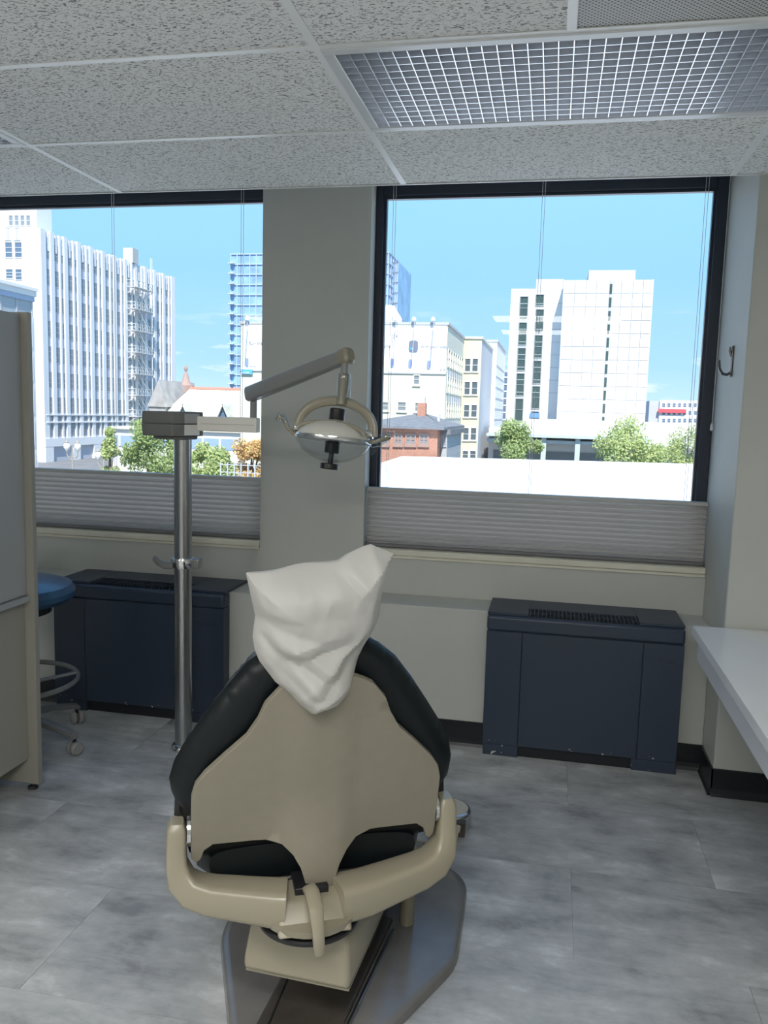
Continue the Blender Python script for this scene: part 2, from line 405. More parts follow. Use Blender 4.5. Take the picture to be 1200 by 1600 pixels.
# window wall
wn = B()
wn.box(-1.374, -.856, YW, YF - .006, .80, 2.53); wn.box(-1.33, -.885, YF - .006, 4.05, .80, 2.53)               # pillar between the windows
wn.box(XL - .2, XCOL, YW, 4.05, 0, .80)                         # spandrel
wn.box(XL - .2, XCOL, YW, 4.05, 2.53, CEIL + .34)
wn.box(XL - .2, -4.0, YW, 4.05, .80, 2.53)
wno = wn.obj('wall_north', M_wall)
tag(wno, 'off-white painted window wall with a pillar between two windows', 'wall', kind='structure')
B().box(XL, XCOL, 3.53, YW, 0, .62).obj('ledge', M_wall, wno, bevel=.004)
wc = B().box(XCOL, XR + .2, YC, 4.05, 0, CEIL + .34).obj('wall_column', M_wall, bevel=.006)
tag(wc, 'off-white column wall beside the large window, above the desk', 'wall', kind='structure')
tag(B().box(XL - .2, XL, YB - .2, 4.05, 0, CEIL + .34).obj('wall_west', M_wall), 'off-white side wall beyond the tall cabinet, out of view', 'wall', kind='structure')
tag(B().box(XR, XR + .2, YB - .2, YC, 0, CEIL + .34).obj('wall_east', M_wall), 'off-white side wall at the far end of the desk', 'wall', kind='structure')
tag(B().box(XL - .2, XR + .2, YB - .2, YB, 0, CEIL + .34).obj('wall_south', M_wall), 'off-white rear wall behind the photographer', 'wall', kind='structure')
def cove(p0, p1, n):
    "cove base strip from p0 to p1 standing out along n"
    p0, p1, n = Vector(p0), Vector(p1), Vector(n)
    prof = [(0, 0), (.016, 0), (.009, .012), (.006, .03), (.006, .108), (0, .111)]
    return B().rings([[p + n * a + Vector((0, 0, h)) for a, h in prof] for p in (p0, p1)])
b = cove((XL, 3.53, 0), (XCOL, 3.53, 0), (0, -1, 0)).obj('baseboard_north', M_base)
tag(b, 'black vinyl cove base along the ledge beneath the windows', 'baseboard', kind='structure')
b = cove((XCOL, 3.53, 0), (XCOL, YC - .006, 0), (-1, 0, 0)).obj('baseboard_reveal', M_base)
tag(b, 'short black vinyl cove base on the side of the column', 'baseboard', kind='structure')
b = cove((XCOL - .006, YC, 0), (XR, YC, 0), (0, -1, 0)).obj('baseboard_column', M_base)
tag(b, 'black vinyl cove base on the column front under the desk', 'baseboard', kind='structure')

# windows
def window(name, x0, x1, label):
    r = root(name, label, 'window', (0, 0, 0), kind='structure')
    z0, z1 = .80, 2.53
    for (a, b_, c, d) in ((x0, x0 + .052, z0, z1), (x1 - .048, x1, z0, z1)):
        B().box(a, b_, YF, YF + .07, c, d).obj('window_frame', M_frame, r, bevel=.003)
    B().box(x0 + .052, x1 - .048, YF, YF + .07, z1 - .062, z1).obj('window_frame', M_frame, r, bevel=.003)
    B().box(x0 + .052, x1 - .048, YF, YF + .07, z0, z0 + .06).obj('window_frame', M_frame, r, bevel=.003)
    g = .012                                                     # glazing bead
    for (a, b_, c, d) in ((x0 + .052, x0 + .052 + g, z0 + .06, z1 - .062), (x1 - .048 - g, x1 - .048, z0 + .06, z1 - .062)):
        B().box(a, b_, YF + .022, YF + .05, c, d).obj('glazing_bead', M_frame, r)
    for zz in (z1 - .062 - g, z0 + .06):
        B().box(x0 + .052 + g, x1 - .048 - g, YF + .022, YF + .05, zz, zz + g).obj('glazing_bead', M_frame, r)
    B().add([(x0 + .05, YF + .036, z0 + .06), (x1 - .046, YF + .036, z0 + .06), (x1 - .046, YF + .036, z1 - .06), (x0 + .05, YF + .036, z1 - .06)], [(0, 1, 2, 3)]).obj('window_pane', M_glass, r)
    s = B().box(max(x0, -.853) if x0 > -2 else x0, min(x1, -1.3755) if x0 < -2 else x1, 3.735, YF - .001, .803, .833).obj('window_sill', M_sill, r, bevel=.006)
    B().box(max(x0, -.853) if x0 > -2 else x0, min(x1, -1.3755) if x0 < -2 else x1 - .004, 3.741, 3.7495, .79, .8025).obj('sill_apron', M_sill, r, bevel=.002)
    return r
window('window_1', -4.0, -1.331, 'black framed window facing the ribbed white office building')
window('window_2', -.874, XCOL - .001, 'black framed window facing the white hotel tower')

# ================================================================== BLINDS
M_blind = thin('blind_fabric', (.68, .65, .61), .5, .7); M_seam = thin('blind_seam', (.50, .48, .46), .18, .7)
M_rail = pm('blind_rail', (.46, .46, .44), .45)
M_cord = pm('blind_cord', (.62, .64, .66), .6)
def blind(x0, x1, ztop, zbot, cords, label, pulls=()):
    r = root('pleated_blind', label, 'blind', ((x0 + x1) / 2, 3.80, zbot), group='pleated window blinds')
    w = (x1 - x0) / 2; h = ztop - zbot
    B().box(-w, w, -.022, .022, h - .018, h).obj('top_rail', M_rail, r, bevel=.003)
    B().box(-w, w, -.022, .022, .001, .017).obj('bottom_rail', pm('blind_bottom', (.16, .16, .17), .5), r, bevel=.003)
    n = 11; zz = [.017 + (h - .035) * i / (2 * n) for i in range(2 * n + 1)]
    f = B()
    vs = []
    for i, z in enumerate(zz):
        y_ = -.018 if i % 2 else .014
        vs += [(-w + .002, y_, z), (w - .002, y_, z)]
    f.add(vs, [(2 * i, 2 * i + 1, 2 * i + 3, 2 * i + 2) for i in range(2 * n)])
    f.cur = 1
    for i in range(0, 2 * n, 2): f.add([(-w + .002, -.004, zz[i] - .0055), (w - .002, -.004, zz[i] - .0055), (w - .002, -.004, zz[i] + .0055), (-w + .002, -.004, zz[i] + .0055)], [(0, 1, 2, 3)])
    f.obj('pleated_fabric', [M_blind, M_seam], r)
    top = 2.53 - zbot
    B().box(-w, w, -.02, .02, top + .0, top + .03).obj('head_rail', M_rail, r)
    for c in cords:
        for dx in (-.006, .006):
            cx = c - (x0 + x1) / 2
            B().cyl((cx + dx * .8, 0, h), (cx + dx, 0, top), .0011, 5).obj('cord', M_cord, r)
    for cx, zb in pulls:
        q = B().cyl((cx - (x0 + x1) / 2, -.01, zb - zbot), (cx - (x0 + x1) / 2, -.01, top), .0014, 6).obj('pull_cord', pm('pull_white', (.7, .7, .68), .5), r)
        B().lathe([(.002, .03), (.006, .022), (.007, 0), (.003, -.004)], 10, (cx - (x0 + x1) / 2, -.01, zb - zbot)).obj('tassel', MATS['pull_white'], q)
    return r
blind(-3.99, -1.378, 1.138, .834, (-3.4, -2.168, -1.495), 'grey pleated blind lowered over the foot of the window by the light post')
blind(-.853, .684, 1.118, .834, (-.76, -.092, .588), 'grey pleated blind lowered over the foot of the window by the column', pulls=((.675, 1.434),))

# ================================================================== HEATERS
def heater(x0, x1, label):
    W = x1 - x0; y0, y1 = 3.448, 3.749
    r = root('fan_coil_heater', label, 'heater', (x0, y0, 0), group='navy heaters under the windows')
    D = .078; H = .615   # stands in front of the ledge, its top lies back over it
    body = B().box(.004, W - .004, .008, D, .052, .556)
    body.obj('body', M_heater, r)
    # top cover with the grille opening
    gx0, gx1 = .172 * W / .81, .628 * W / .81; gy0, gy1 = .004, .128
    t = B()
    t.box(0, W, -.002, D, .556, .622); 
    top = t.obj('top_cover', M_heater, r, bevel=.012, seg=3)
    tp = B()
    yy0 = .02
    for (a, b_, c, d) in ((0, gx0, yy0, .30), (gx1, W, yy0, .30), (gx0, gx1, .128, .30)):
        tp.box(a, b_, c, d, .6215, .634)
    tp.obj('top_panel', M_heater, r, bevel=.002, seg=1)
    B().box(gx0, gx1, .02, .128, .6216, .6226).obj('grille_recess', M_heater_dark, r)
    g = B(); n = 27
    for i in range(n):
        x = gx0 + (gx1 - gx0) * (i + .5) / n
        g.box(x - .0022, x + .0022, .02, .128, .6226, .633)
    g.box(gx0, gx1, .072, .076, .6226, .631)
    go = g.obj('grille', pm('grille_metal', (.02, .03, .05), .45), r); go['kind'] = 'stuff'
    for a, b_ in ((.012, .07), (W - .075, W - .015)):
        B().box(a * 1.0 + .02, b_, .05, .12, .6341, .6352).obj('access_lid', M_heater, r, bevel=.0005, seg=1)
    s1, s2 = .152 * W / .81, .648 * W / .81
    for nm, a, b_ in (('side_panel', .0, s1), ('front_panel', s1, s2), ('side_panel', s2, W)):
        B().box(a + .001, b_ - .001, .0, .02, .052, .5545).obj(nm, M_heater, r, bevel=.002, seg=1)
    B().box(.03, W - .03, .02, D, .0, .052).obj('kick_plate', M_heater_dark, r)
    for a, b_ in ((.0, .155 * W / .81), (W - .185 * W / .81, W)):
        B().box(a + .004, b_, .004, D, .0, .0515).obj('foot', M_heater, r, bevel=.002, seg=1)
    np_ = B().box(s2 + .012, s2 + .058, -.0022, .0, .497, .5)
    np_.obj('nameplate', M_heater, r)
    for i, (dx, w_, hz) in enumerate(((.064, .010, .012), (.078, .008, .010), (.090, .010, .012), (.104, .009, .011), (.117, .010, .008))):
        B().box(s2 + dx, s2 + dx + w_, -.002, .0, .478, .478 + hz).obj('raised_mark', M_heater, r, bevel=.001, seg=1)
    B().box(s2 + .09, s2 + .135, -.002, 0, .470, .473).obj('raised_mark', M_heater, r)
    return r
heater(-.235, .575, 'navy metal fan heater under the window with the hotel view')
heater(-2.305, -1.435, 'navy metal fan heater behind the light post and stool')

# ================================================================== DESK
M_white = vary(pm('white_laminate', (.86, .87, .88), .22), 4, .015)
M_white_edge = pm('white_laminate_edge', (.70, .72, .75), .35)
dk = root('desk', 'white laminate desk standing against the column', 'desk', (1.38, 2.1, 0))
dx0, dx1, dy0, dy1, dz = .568 - 1.38, 2.19 - 1.38, .75 - 2.1, 3.282 - 2.1, .683
B().box(dx0, dx1, dy0, dy1, dz - .036, dz).obj('top', M_white, dk, bevel=.002)
B().box(dx0 + .026, dx0 + .05, dy0 + .05, dy1 - .002, dz - .135, dz - .036).obj('apron', M_white_edge, dk, bevel=.001)
for yy in (dy0 + .04, dy1 - .55):
    B().box(.15, dx1 - .02, yy, yy + .03, 0, dz - .036).obj('support_panel', M_white_edge, dk, bevel=.002)

# ================================================================== COAT HOOK
M_hook = pm('dark_chrome', (.17, .16, .155), .22, 1.)
hk = root('coat_hook', 'small chrome coat hook screwed to the bright column side', 'hook', (XCOL, 3.52, 1.68))
B().tube([(-.004, 0, -.03), (-.004, 0, .092)], 0, 10, sec=(.008, .004), up=(1, 0, 0), pw=4).obj('plate', M_hook, hk, bevel=.001, smooth=True)
B().tube([(-.004, 0, -.012), (-.02, 0, -.022), (-.038, -.004, -.017), (-.05, -.008, .002), (-.054, -.010, .028), (-.053, -.010, .036)], [.0055, .006, .006, .0058, .0055, .004], 10).obj('prong', M_hook, hk, smooth=True)
B().tube([(-.006, 0, .05), (-.014, 0, .072), (-.014, 0, .088)], [.005, .0055, .004], 10).obj('upper_prong', M_hook, hk, smooth=True)

# ================================================================== CEILING FIXTURES
M_mirror = pm('louver_mirror', (.90, .91, .93), .25, 1.)
M_fixt = pm('fixture_white', (.72, .73, .73), .4); M_fixin = pm('fixture_inside', (.86, .87, .88), .4)
def troffer(x0, y0, label):
    r = root('ceiling_light', label, 'ceiling light', (x0 + BAY / 2, y0 + RW / 2, CEIL - .004), group='louvred ceiling lights')
    W, D = BAY / 2 - .008, RW / 2 - .008
    fw = .03
    for (a, b_, c, d) in ((-W, W, -D, -D + fw), (-W, W, D - fw, D), (-W, -W + fw, -D + fw, D - fw), (W - fw, W, -D + fw, D - fw)):
        B().box(a, b_, c, d, 0, .012).obj('frame', M_steel if False else pm('fixture_frame', (.66, .68, .69), .3), r, bevel=.002, seg=1)
    h = B()
    h.box(-W, W, -D, D, .125, .13); h.box(-W, -W + .004, -D, D, .012, .125); h.box(W - .004, W, -D, D, .012, .125)
    h.box(-W, W, -D, -D + .004, .012, .125); h.box(-W, W, D - .004, D, .012, .125)
    h.obj('housing', M_fixin, r)
    a, d = W - fw, D - fw; hh = .034
    def blade(L, axis):
        prof = [(-.0012, .002), (.0012, .002), (.0016, .010), (.0032, hh), (-.0032, hh), (-.0016, .010)]
        if axis == 'y': rg = [[(u, s * L, v) for u, v in prof] for s in (-1, 1)]
        else: rg = [[(s * L, u, v) for u, v in prof] for s in (-1, 1)]
        return B().rings(rg).mesh('louver_blade', M_mirror)
    mx, my = blade(d, 'y'), blade(a, 'x')
    nx, ny = 31, 13
    for i in range(nx + 1):
        o = link('louver_blade', mx, r); o.location = (-a + 2 * a * i / nx, 0, 0)
    for j in range(ny + 1):
        o = link('louver_blade', my, r); o.location = (0, -d + 2 * d * j / ny, .0003)
    for yy in (-.15, 0, .15):
        B().cyl((-W + .02, yy, .085), (W - .02, yy, .085), .0125, 12).obj('tube', pm('tube_white', (.82, .83, .82), .3), r, smooth=True)
    return r
troffer(GX, YA, 'mirror-louvred ceiling light above the window with the hotel view')
troffer(GX - 2 * BAY, YA, 'louvred ceiling light whose corner shows above the tall cabinet')
vn = root('ceiling_vent', 'grey perforated square air vent in the ceiling grid', 'vent', (GX + RW + .011 + RW / 2, YA - RW / 2, CEIL + .003))
B().box(-RW / 2 + .012, RW / 2 - .02, -RW / 2 + .012, RW / 2 - .012, 0, .006).obj('perforated_plate', M_perf, vn)
B().box(-RW / 2 + .012, RW / 2 - .02, -RW / 2 + .012, RW / 2 - .012, .0065, .08).obj('plenum_box', pm('vent_box', (.25, .25, .25), .7), vn)
# lit lamps over the part of the room behind the photographer
M_lamp = emit('lamp_diffuser', (1.0, .98, .94), LAMP_STRENGTH)
for i, (lx, ly) in enumerate(lit):
    if lx < XL: lx = XL + .02
    w_ = min(lx + BAY, XR) - lx
    nm = ('in the row nearer the photographer', 'in the row by the rear wall')[i // 2] + (', on the cabinet side', ', on the desk side')[i % 2]
    r = root('ceiling_light', 'lit plain ceiling light ' + nm, 'ceiling light', (lx + w_ / 2, ly + RW / 2, CEIL - .002), group='lit ceiling lights behind the photographer')
    hw = w_ / 2 - .014
    for (a, b_, c, d) in ((-hw, hw, -.29, -.27), (-hw, hw, .27, .29), (-hw, -hw + .02, -.27, .27), (hw - .02, hw, -.27, .27)):
        B().box(a, b_, c, d, 0, .03).obj('frame', M_fixt, r)
    B().box(-hw + .02, hw - .02, -.27, .27, .008, .014).obj('diffuser', M_lamp, r)
    B().box(-hw, hw, -.29, .29, .03, .1).obj('housing', M_fixt, r)

# ================================================================== TALL CABINET
M_lam = vary(pm('grey_laminate', (.37, .38, .385), .42), 3, .02)
M_lam2 = vary(pm('cream_laminate', (.34, .325, .28), .5), 3, .03)
cb_ = root('tall_cabinet', 'tall grey laminate cabinet at the picture edge, before the stool', 'cabinet', (-2.15, 2.2, 0))
ox_, oy_ = -2.15, 2.2
B().box(-2.46 - ox_, -1.857 - ox_, 2.66 - oy_, 2.686 - oy_, .022, 1.792).obj('end_panel', M_lam2, cb_, bevel=.002)
B().box(-2.46 - ox_, -1.857 - ox_, 1.62 - oy_, 1.646 - oy_, .022, 1.792).obj('end_panel', M_lam2, cb_, bevel=.002)
B().box(-2.46 - ox_, -1.915 - ox_, 1.646 - oy_, 2.66 - oy_, .12, .735).obj('lower_body', M_lam2, cb_)
B().box(-2.46 - ox_, -1.905 - ox_, 1.646 - oy_, 2.66 - oy_, .76, 1.785).obj('upper_body', M_lam, cb_)
B().box(-2.46 - ox_, -1.872 - ox_, 1.646 - oy_, 2.66 - oy_, .737, .758).obj('counter', M_lam, cb_, bevel=.002)
for k in range(2):
    a = 1.648 + k * .506
    B().box(-1.905 - ox_, -1.886 - ox_, a + .002 - oy_, a + .504 - oy_, .762, 1.785).obj('upper_door', M_lam, cb_, bevel=.001)
    B().box(-1.915 - ox_, -1.897 - ox_, a + .002 - oy_, a + .504 - oy_, .122, .733).obj('lower_door', M_lam2, cb_, bevel=.001)
for fx in (-1.89, -2.42):
    for fy in (2.673, 1.633):
        B().lathe([(.008, .03), (.008, .012), (.018, .010), (.020, .003), (.019, 0)], 16, (fx - ox_, fy - oy_, 0)).obj('foot', pm('dark_steel', (.1, .1, .1), .3, .8), cb_, smooth=True)

# ================================================================== STOOL
st = root('clinic_stool', 'blue padded clinic stool on grey casters beside the cabinet', 'stool', (-2.217, 3.02, 0))
M_blue = pm('blue_vinyl', (.035, .095, .19), .28)
M_grey = pm('grey_plastic', (.20, .20, .20), .4)
M_caster = pm('caster_grey', (.30, .30, .29), .45)
B().lathe([(.05, .622), (.19, .624), (.235, .634), (.256, .656), (.258, .678), (.243, .704), (.19, .722), (.10, .729), (0, .731)], 40).obj('seat', M_blue, st, smooth=True)
B().cyl((0, 0, .585), (0, 0, .617), .16, 24).obj('seat_plate', M_blackpl, st)
B().cyl((0, 0, .10), (0, 0, .585), .026, 18).obj('column', M_grey, st, smooth=True)
ring = B().tube([(.262 * math.cos(t), .262 * math.sin(t), .285) for t in [2 * math.pi * k / 40 for k in range(40)]], 0, 10, close=True, sec=(.008, .011), up=(0, 0, 1)).obj('foot_ring', M_grey, st, smooth=True)
for k in range(3):
    t = R(42 + 120 * k)
    B().tube([(.02 * math.cos(t), .02 * math.sin(t), .26), (.258 * math.cos(t), .258 * math.sin(t), .285)], 0, 8, sec=(.012, .006), up=(0, 0, 1), pw=4).obj('ring_spoke', M_grey, st)
B().cyl((0, 0, .085), (0, 0, .165), .045, 20).obj('hub', M_grey, st, smooth=True)
for k in range(5):
    t = R(-5.5 + 72 * k); c, s = math.cos(t), math.sin(t)
    lg = B().tube([(.03 * c, .03 * s, .125), (.16 * c, .16 * s, .115), (.30 * c, .30 * s, .085), (.312 * c, .312 * s, .07)], 0, 10, sec=[(.026, .018), (.022, .015), (.017, .012), (.013, .01)], up=(0, 0, 1), pw=3.5).obj('leg', M_grey, st, smooth=True)
    p = Vector((.305 * c, .305 * s, 0))
    B().cyl(p + Vector((0, 0, .05)), p + Vector((0, 0, .08)), .008, 8).obj('caster_stem', M_blackpl, lg)
    ax = Vector((-s, c, 0)); ax.rotate(Matrix.Rotation(R(70), 3, 'Z'))
    for sg in (-1, 1):
        w0 = p + Vector((0, 0, .0292)) + ax * (sg * .006); w1 = p + Vector((0, 0, .0292)) + ax * (sg * .028)
        B().tube([w0, w0 + (w1 - w0) * .15, w0 + (w1 - w0) * .75, w1], [.026, .029, .028, .022], 20).obj('caster', M_caster, lg, smooth=True)
B().tube([(-.14, .12, .60), (-.22, .19, .62), (-.24, .20, .80)], 0, 8, sec=(.016, .006), up=(.5, .5, 0), pw=4).obj('back_post', M_grey, st)
B().tube([(-.44, -.06, .86), (-.41, .08, .86), (-.34, .18, .86), (-.22, .24, .86), (-.09, .235, .86), (-.03, .20, .86)], 0, 14, sec=[(.012, .05), (.024, .075), (.028, .085), (.028, .085), (.024, .075), (.012, .045)], up=(0, 0, 1), pw=2.6).obj('backrest', M_blue, st, smooth=True)

# ================================================================== DENTAL CHAIR
CO = Vector((-.491, 1.73, 0)); CPSI, CAL = R(26), R(12)
M_plate = vary(pm('base_vinyl', (.17, .165, .16), .2, spec=.6), 12, .1)
M_brown = vary(pm('base_brown', (.05, .043, .036), .42), 14, .25)
ch = root('dental_chair', 'beige dental chair with dark vinyl upholstery, seen from behind', 'dental chair', CO, CPSI)
rm = Matrix.Rotation(-CPSI, 3, 'Z')
def cw(x, y, z):
    "world point in the chair's own axes"
    return rm @ (Vector((x, y, z)) - CO)
# back plane: local x, height s along the back, depth d (positive towards the sitter)
ca, sa = math.cos(CAL), math.sin(CAL)
def bk(x, s, d=0.): return Vector((x, -s * sa + d * ca, .5 + s * ca + d * sa))
def sheet(outline, step, inner=True):
    "triangulated flat region from an outline"
    pts = [Vector(p) for p in outline]; n = len(pts)
    # densify
    dense = []
    for i in range(n):
        a, b_ = pts[i], pts[(i + 1) % n]; k = max(1, int((b_ - a).length / step))
        dense += [a.lerp(b_, j / k) for j in range(k)]
    m = len(dense)
    xs_ = [p.x for p in dense]; ys_ = [p.y for p in dense]
    def inside(q):
        c = False; j = m - 1
        for i in range(m):
            if (dense[i].y > q.y) != (dense[j].y > q.y) and q.x < (dense[j].x - dense[i].x) * (q.y - dense[i].y) / (dense[j].y - dense[i].y) + dense[i].x: c = not c
            j = i
        return c
    extra = []
    rr = random.Random(3)
    x = min(xs_); 
    while x < max(xs_):
        y_ = min(ys_)
        while y_ < max(ys_):
            q = Vector((x, y_))
            if inside(q) and min((q - d).length for d in dense) > step * .55: extra.append(q)
            y_ += step
        x += step
    vs, es, fs, *_ = delaunay_2d_cdt(dense + extra, [], [list(range(m))], 1, 1e-6)
    return [tuple(v) for v in vs], [tuple(f) for f in fs], m
def mirror(half): return half + [(-x, s) for x, s in reversed(half) if x > 1e-6]
def slab(name, outline, step, front, back, mat, parent, bevel=.0, sub=0):
    vs, fs, m = sheet(outline, step); n = len(vs); b_ = B()
    v = [front(x, s) for x, s in vs] + [back(x, s) for x, s in vs]
    cnt = {}
    for f in fs:
        for i in range(len(f)):
            e = (f[i], f[(i + 1) % len(f)]); cnt[tuple(sorted(e))] = cnt.get(tuple(sorted(e)), []) + [e]
    F = list(fs) + [tuple(i + n for i in f[::-1]) for f in fs]
    for k, es in cnt.items():
        if len(es) == 1:
            a, c = es[0]; F.append((c, a, a + n, c + n))
    b_.add(v, F); o = b_.obj(name, mat, parent, bevel=bevel, seg=3, smooth=not bevel)
    if not bevel:
        finish(o, 0, 2, True, 85)
    return o
shell_half = [(0, .44), (.06, .427), (.10, .405), (.131, .367), (.145, .330), (.168, .29), (.213, .245), (.255, .20), (.274, .172), (.282, .14),
              (.283, .0), (.281, -.022), (.272, -.032), (.262, -.024), (.254, .000), (.235, .016), (.17, .019), (.12, .023), (.085, .015), (.061, -.004), (.044, -.032), (.034, -.065), (.028, -.10), (.026, -.13), (0, -.132)]
def smooth01(t): t = max(0., min(1., t)); return t * t * (3 - 2 * t)
def shell_d(x, s):
    spine = math.exp(-(abs(x) / .095) ** 2.6)
    return -.020 - .050 * smooth01((.16 - s) / .26) * spine - .012 * (1 - min(1, (abs(x) / .28) ** 2)) - .006 * smooth01((.075 - abs(x)) / .02)
slab('back_shell', mirror(shell_half), .022, lambda x, s: bk(x, s, shell_d(x, s)), lambda x, s: bk(x, s, shell_d(x, s) + .018), M_beige2, ch, bevel=.005)
cush_half = [(0, .505), (.07, .492), (.12, .466), (.165, .43), (.207, .375), (.255, .303), (.295, .24), (.319, .19), (.329, .15), (.324, .115), (.308, .085), (.302, .04), (.285, -.03), (.20, -.05), (0, -.055)]
def cush_edge(x, s):
    "how far inside the outline (0 at the rim)"
    lim = np.interp(s, [-.055, -.03, .04, .085, .115, .15, .19, .24, .303, .375, .43, .466, .505], [.30, .30, .303, .31, .324, .329, .319, .295, .255, .207, .165, .12, .0])
    return max(0, min(1, (lim - abs(x)) / .05, (.507 - s) / .05, (s + .057) / .04))
def rnd(e): return math.sqrt(max(0, 1 - (1 - e) ** 2))
slab('back_cushion', mirror(cush_half), .014, lambda x, s: bk(x, s, .045 - .045 * rnd(cush_edge(x, s))), lambda x, s: bk(x, s, .045 + .055 * rnd(cush_edge(x, s))), M_vinyl, ch)
B().bar(bk(0, .40, .02), bk(-.02, .57, .02), .06, .012, up=(0, 1, 0)).obj('headrest_bar', M_chrome, ch)
hd = B().tube([bk(-.105, .565, .022), bk(-.09, .565, .022), bk(.04, .565, .022), bk(.055, .565, .022)], 0, 20, sec=[(.015, .035), (.030, .055), (.030, .055), (.015, .035)], up=(0, -sa, ca), pw=3)
hd.obj('headrest', M_vinyl, ch, smooth=True)
# seat, seen only through the gaps, and the leg rest in front
sx = [(-.02, .20), (.10, .27), (.30, .27), (.55, .25), (.85, .20), (1.12, .17)]
def seatpad(name, y0, y1, z0, z1, w0, w1, th):
    st_ = []
    for k in range(9):
        t = k / 8; st_.append(((0, y0 + (y1 - y0) * t, z0 + (z1 - z0) * t), (w0 + (w1 - w0) * t) * (.88 if k in (0, 8) else 1), th * (.6 if k in (0, 8) else 1)))
    return B().tube([p for p, _, _ in st_], 0, 24, sec=[(w, h) for _, w, h in st_], up=(0, 0, 1), pw=4).obj(name, M_vinyl, ch, smooth=True)
seatpad('seat', .0, .56, .445, .44, .275, .25, .066)
seatpad('leg_rest', .58, 1.18, .43, .32, .24, .18, .045)
B().box(-.15, .15, .0, .5, .335, .40).obj('seat_pan', M_blackpl, ch, bevel=.01)
# hinge ears between the back and the yoke
for sg in (-1, 1):
    B().cyl((sg * .283, .005, .535), (sg * .291, .005, .535), .036, 28).obj('hinge_ring', M_chrome, ch, smooth=True)
    B().tube([(sg * .297, .03, .60), (sg * .30, .03, .52)], 0, 10, sec=(.02, .012), up=(0, 1, 0), pw=4).obj('side_bracket', M_blackpl, ch)
# yoke
yp = [(.312, .0, .562), (.3125, -.0, .552), (.313, -.0, .540), (.314, -.002, .50), (.313, -.006, .465), (.303, -.015, .432), (.279, -.027, .411), (.24, -.038, .40), (.17, -.055, .392), (.10, -.075, .386), (.048, -.09, .384)]
ysec = [(.014, .022), (.020, .030), (.0215, .033), (.022, .034), (.024, .036), (.029, .038), (.032, .040), (.034, .042), (.037, .045), (.041, .048), (.043, .048)]
for sg, cut in ((-1, .078), (1, .034)):
    pts = [p_ for p_ in yp if p_[0] > cut + .02] + [(cut, -.075 - .3 * (.10 - cut) * .6, .385)]
    B().tube([(sg * x, y_, z) for x, y_, z in pts], 0, 24, sec=ysec[:len(pts) - 1] + [(.043, .049)], up=(0, -1, 0.02), pw=5).obj('yoke_arm', M_beige, ch, smooth=True)
B().extr([(-.105, .345), (.06, .345), (.048, .400), (-.092, .400)], lambda u, v: (u, -.150 + (.05 if v > .37 else 0), v), lambda u, v: (u, -.03, v + .012)).obj('yoke_center', M_beige, ch, bevel=.006, seg=3)
B().lathe([(.07, .334), (.092, .338), (.110, .349), (.115, .366)], 36, (-.022, -.055, 0)).obj('yoke_bowl', M_beige, ch, smooth=True)
B().box(-.059, .016, -.085, -.012, .398, .418).obj('yoke_socket', M_blackpl, ch, bevel=.002)
B().tube([(-.028, -.085, .418), (-.027, -.120, .425), (-.025, -.158, .412), (-.023, -.178, .375), (-.021, -.184, .330), (-.021, -.184, .324)], 0, 12, sec=[(.016, .008), (.017, .011), (.016, .011), (.014, .010), (.012, .009), (.008, .006)], up=(0, -1, .3), pw=3).obj('release_lever', M_beige, ch, smooth=True)
B().lathe([(.07, .334), (.112, .334), (.116, .331), (.116, .324), (.11, .3205)], 36, (-.02, -.04, 0)).obj('turntable', M_blackpl, ch, smooth=True)
# lift cover, in room axes (the seat is swivelled on it)
LA = R(-3)
def lw(x, y, z):
    p = Vector((x, y, z)); p.rotate(Matrix.Rotation(LA, 3, 'Z')); return cw(-.515 + p.x, 1.66 + p.y, p.z)
sec0 = [(-.128, .175), (.128, .175), (.130, .20), (.120, .282), (.098, .320), (-.098, .320), (-.120, .282), (-.130, .20)]
lc = B()
lc.rings([[lw(x * k, y_ + (z - .175) * sl, (z - .175) * hk_ + zb) for x, z in sec0] for y_, k, sl, hk_, zb in ((0, .97, .18, .97, .178), (.01, 1, .18, 1, .175), (.32, 1.0, 0, 1, .172), (.62, .92, 0, .95, .15), (.72, .85, 0, .8, .13))])
lco = lc.obj('lift_cover', M_beige, ch, bevel=.008, seg=3)
B().extr([(-.126, .172), (.126, .172), (.126, .166), (-.126, .166)], lambda u, v: lw(u, .012, v), lambda u, v: lw(u, .5, v)).obj('cover_skirt', M_beige, ch)
B().rings([[lw(x, y_, z) for x, y_ in ((-.09, .34), (.09, .34), (.09, .80), (-.09, .80))] for z in (.03, .172)]).obj('lift_column', M_brown, ch, bevel=.01)
B().cyl(lw(.152, .50, .026), lw(.152, .50, .27), .021, 20).obj('lift_strut', M_beige, ch, smooth=True)
# base plate
bp0 = [(-.835, 1.985), (-.842, 2.12), (-.80, 2.40), (-.70, 2.56), (-.36, 2.60), (-.283, 2.505), (-.188, 2.415), (-.178, 2.03), (-.298, 1.765), (-.37, 1.62), (-.62, 1.58), (-.665, 1.64)]
def round_poly(P, r, n=5):
    out = []
    for i in range(len(P)):
        p, a, b_ = Vector(P[i]), Vector(P[i - 1]), Vector(P[(i + 1) % len(P)])
        da, db = (a - p), (b_ - p); k = min(r, da.length * .45, db.length * .45)
        s0, s1 = p + da.normalized() * k, p + db.normalized() * k
        for j in range(n + 1):
            t = j / n; q_ = s0.lerp(p, t).lerp(p.lerp(s1, t), t); out.append((q_.x, q_.y))
    return out
cx0 = sum(p[0] for p in bp0) / 12; cy0 = sum(p[1] for p in bp0) / 12; bp0 = round_poly(bp0, .06)
def pl(k, z): return [cw(cx0 + (x - cx0) * k, cy0 + (y_ - cy0) * k, z) for x, y_ in bp0]
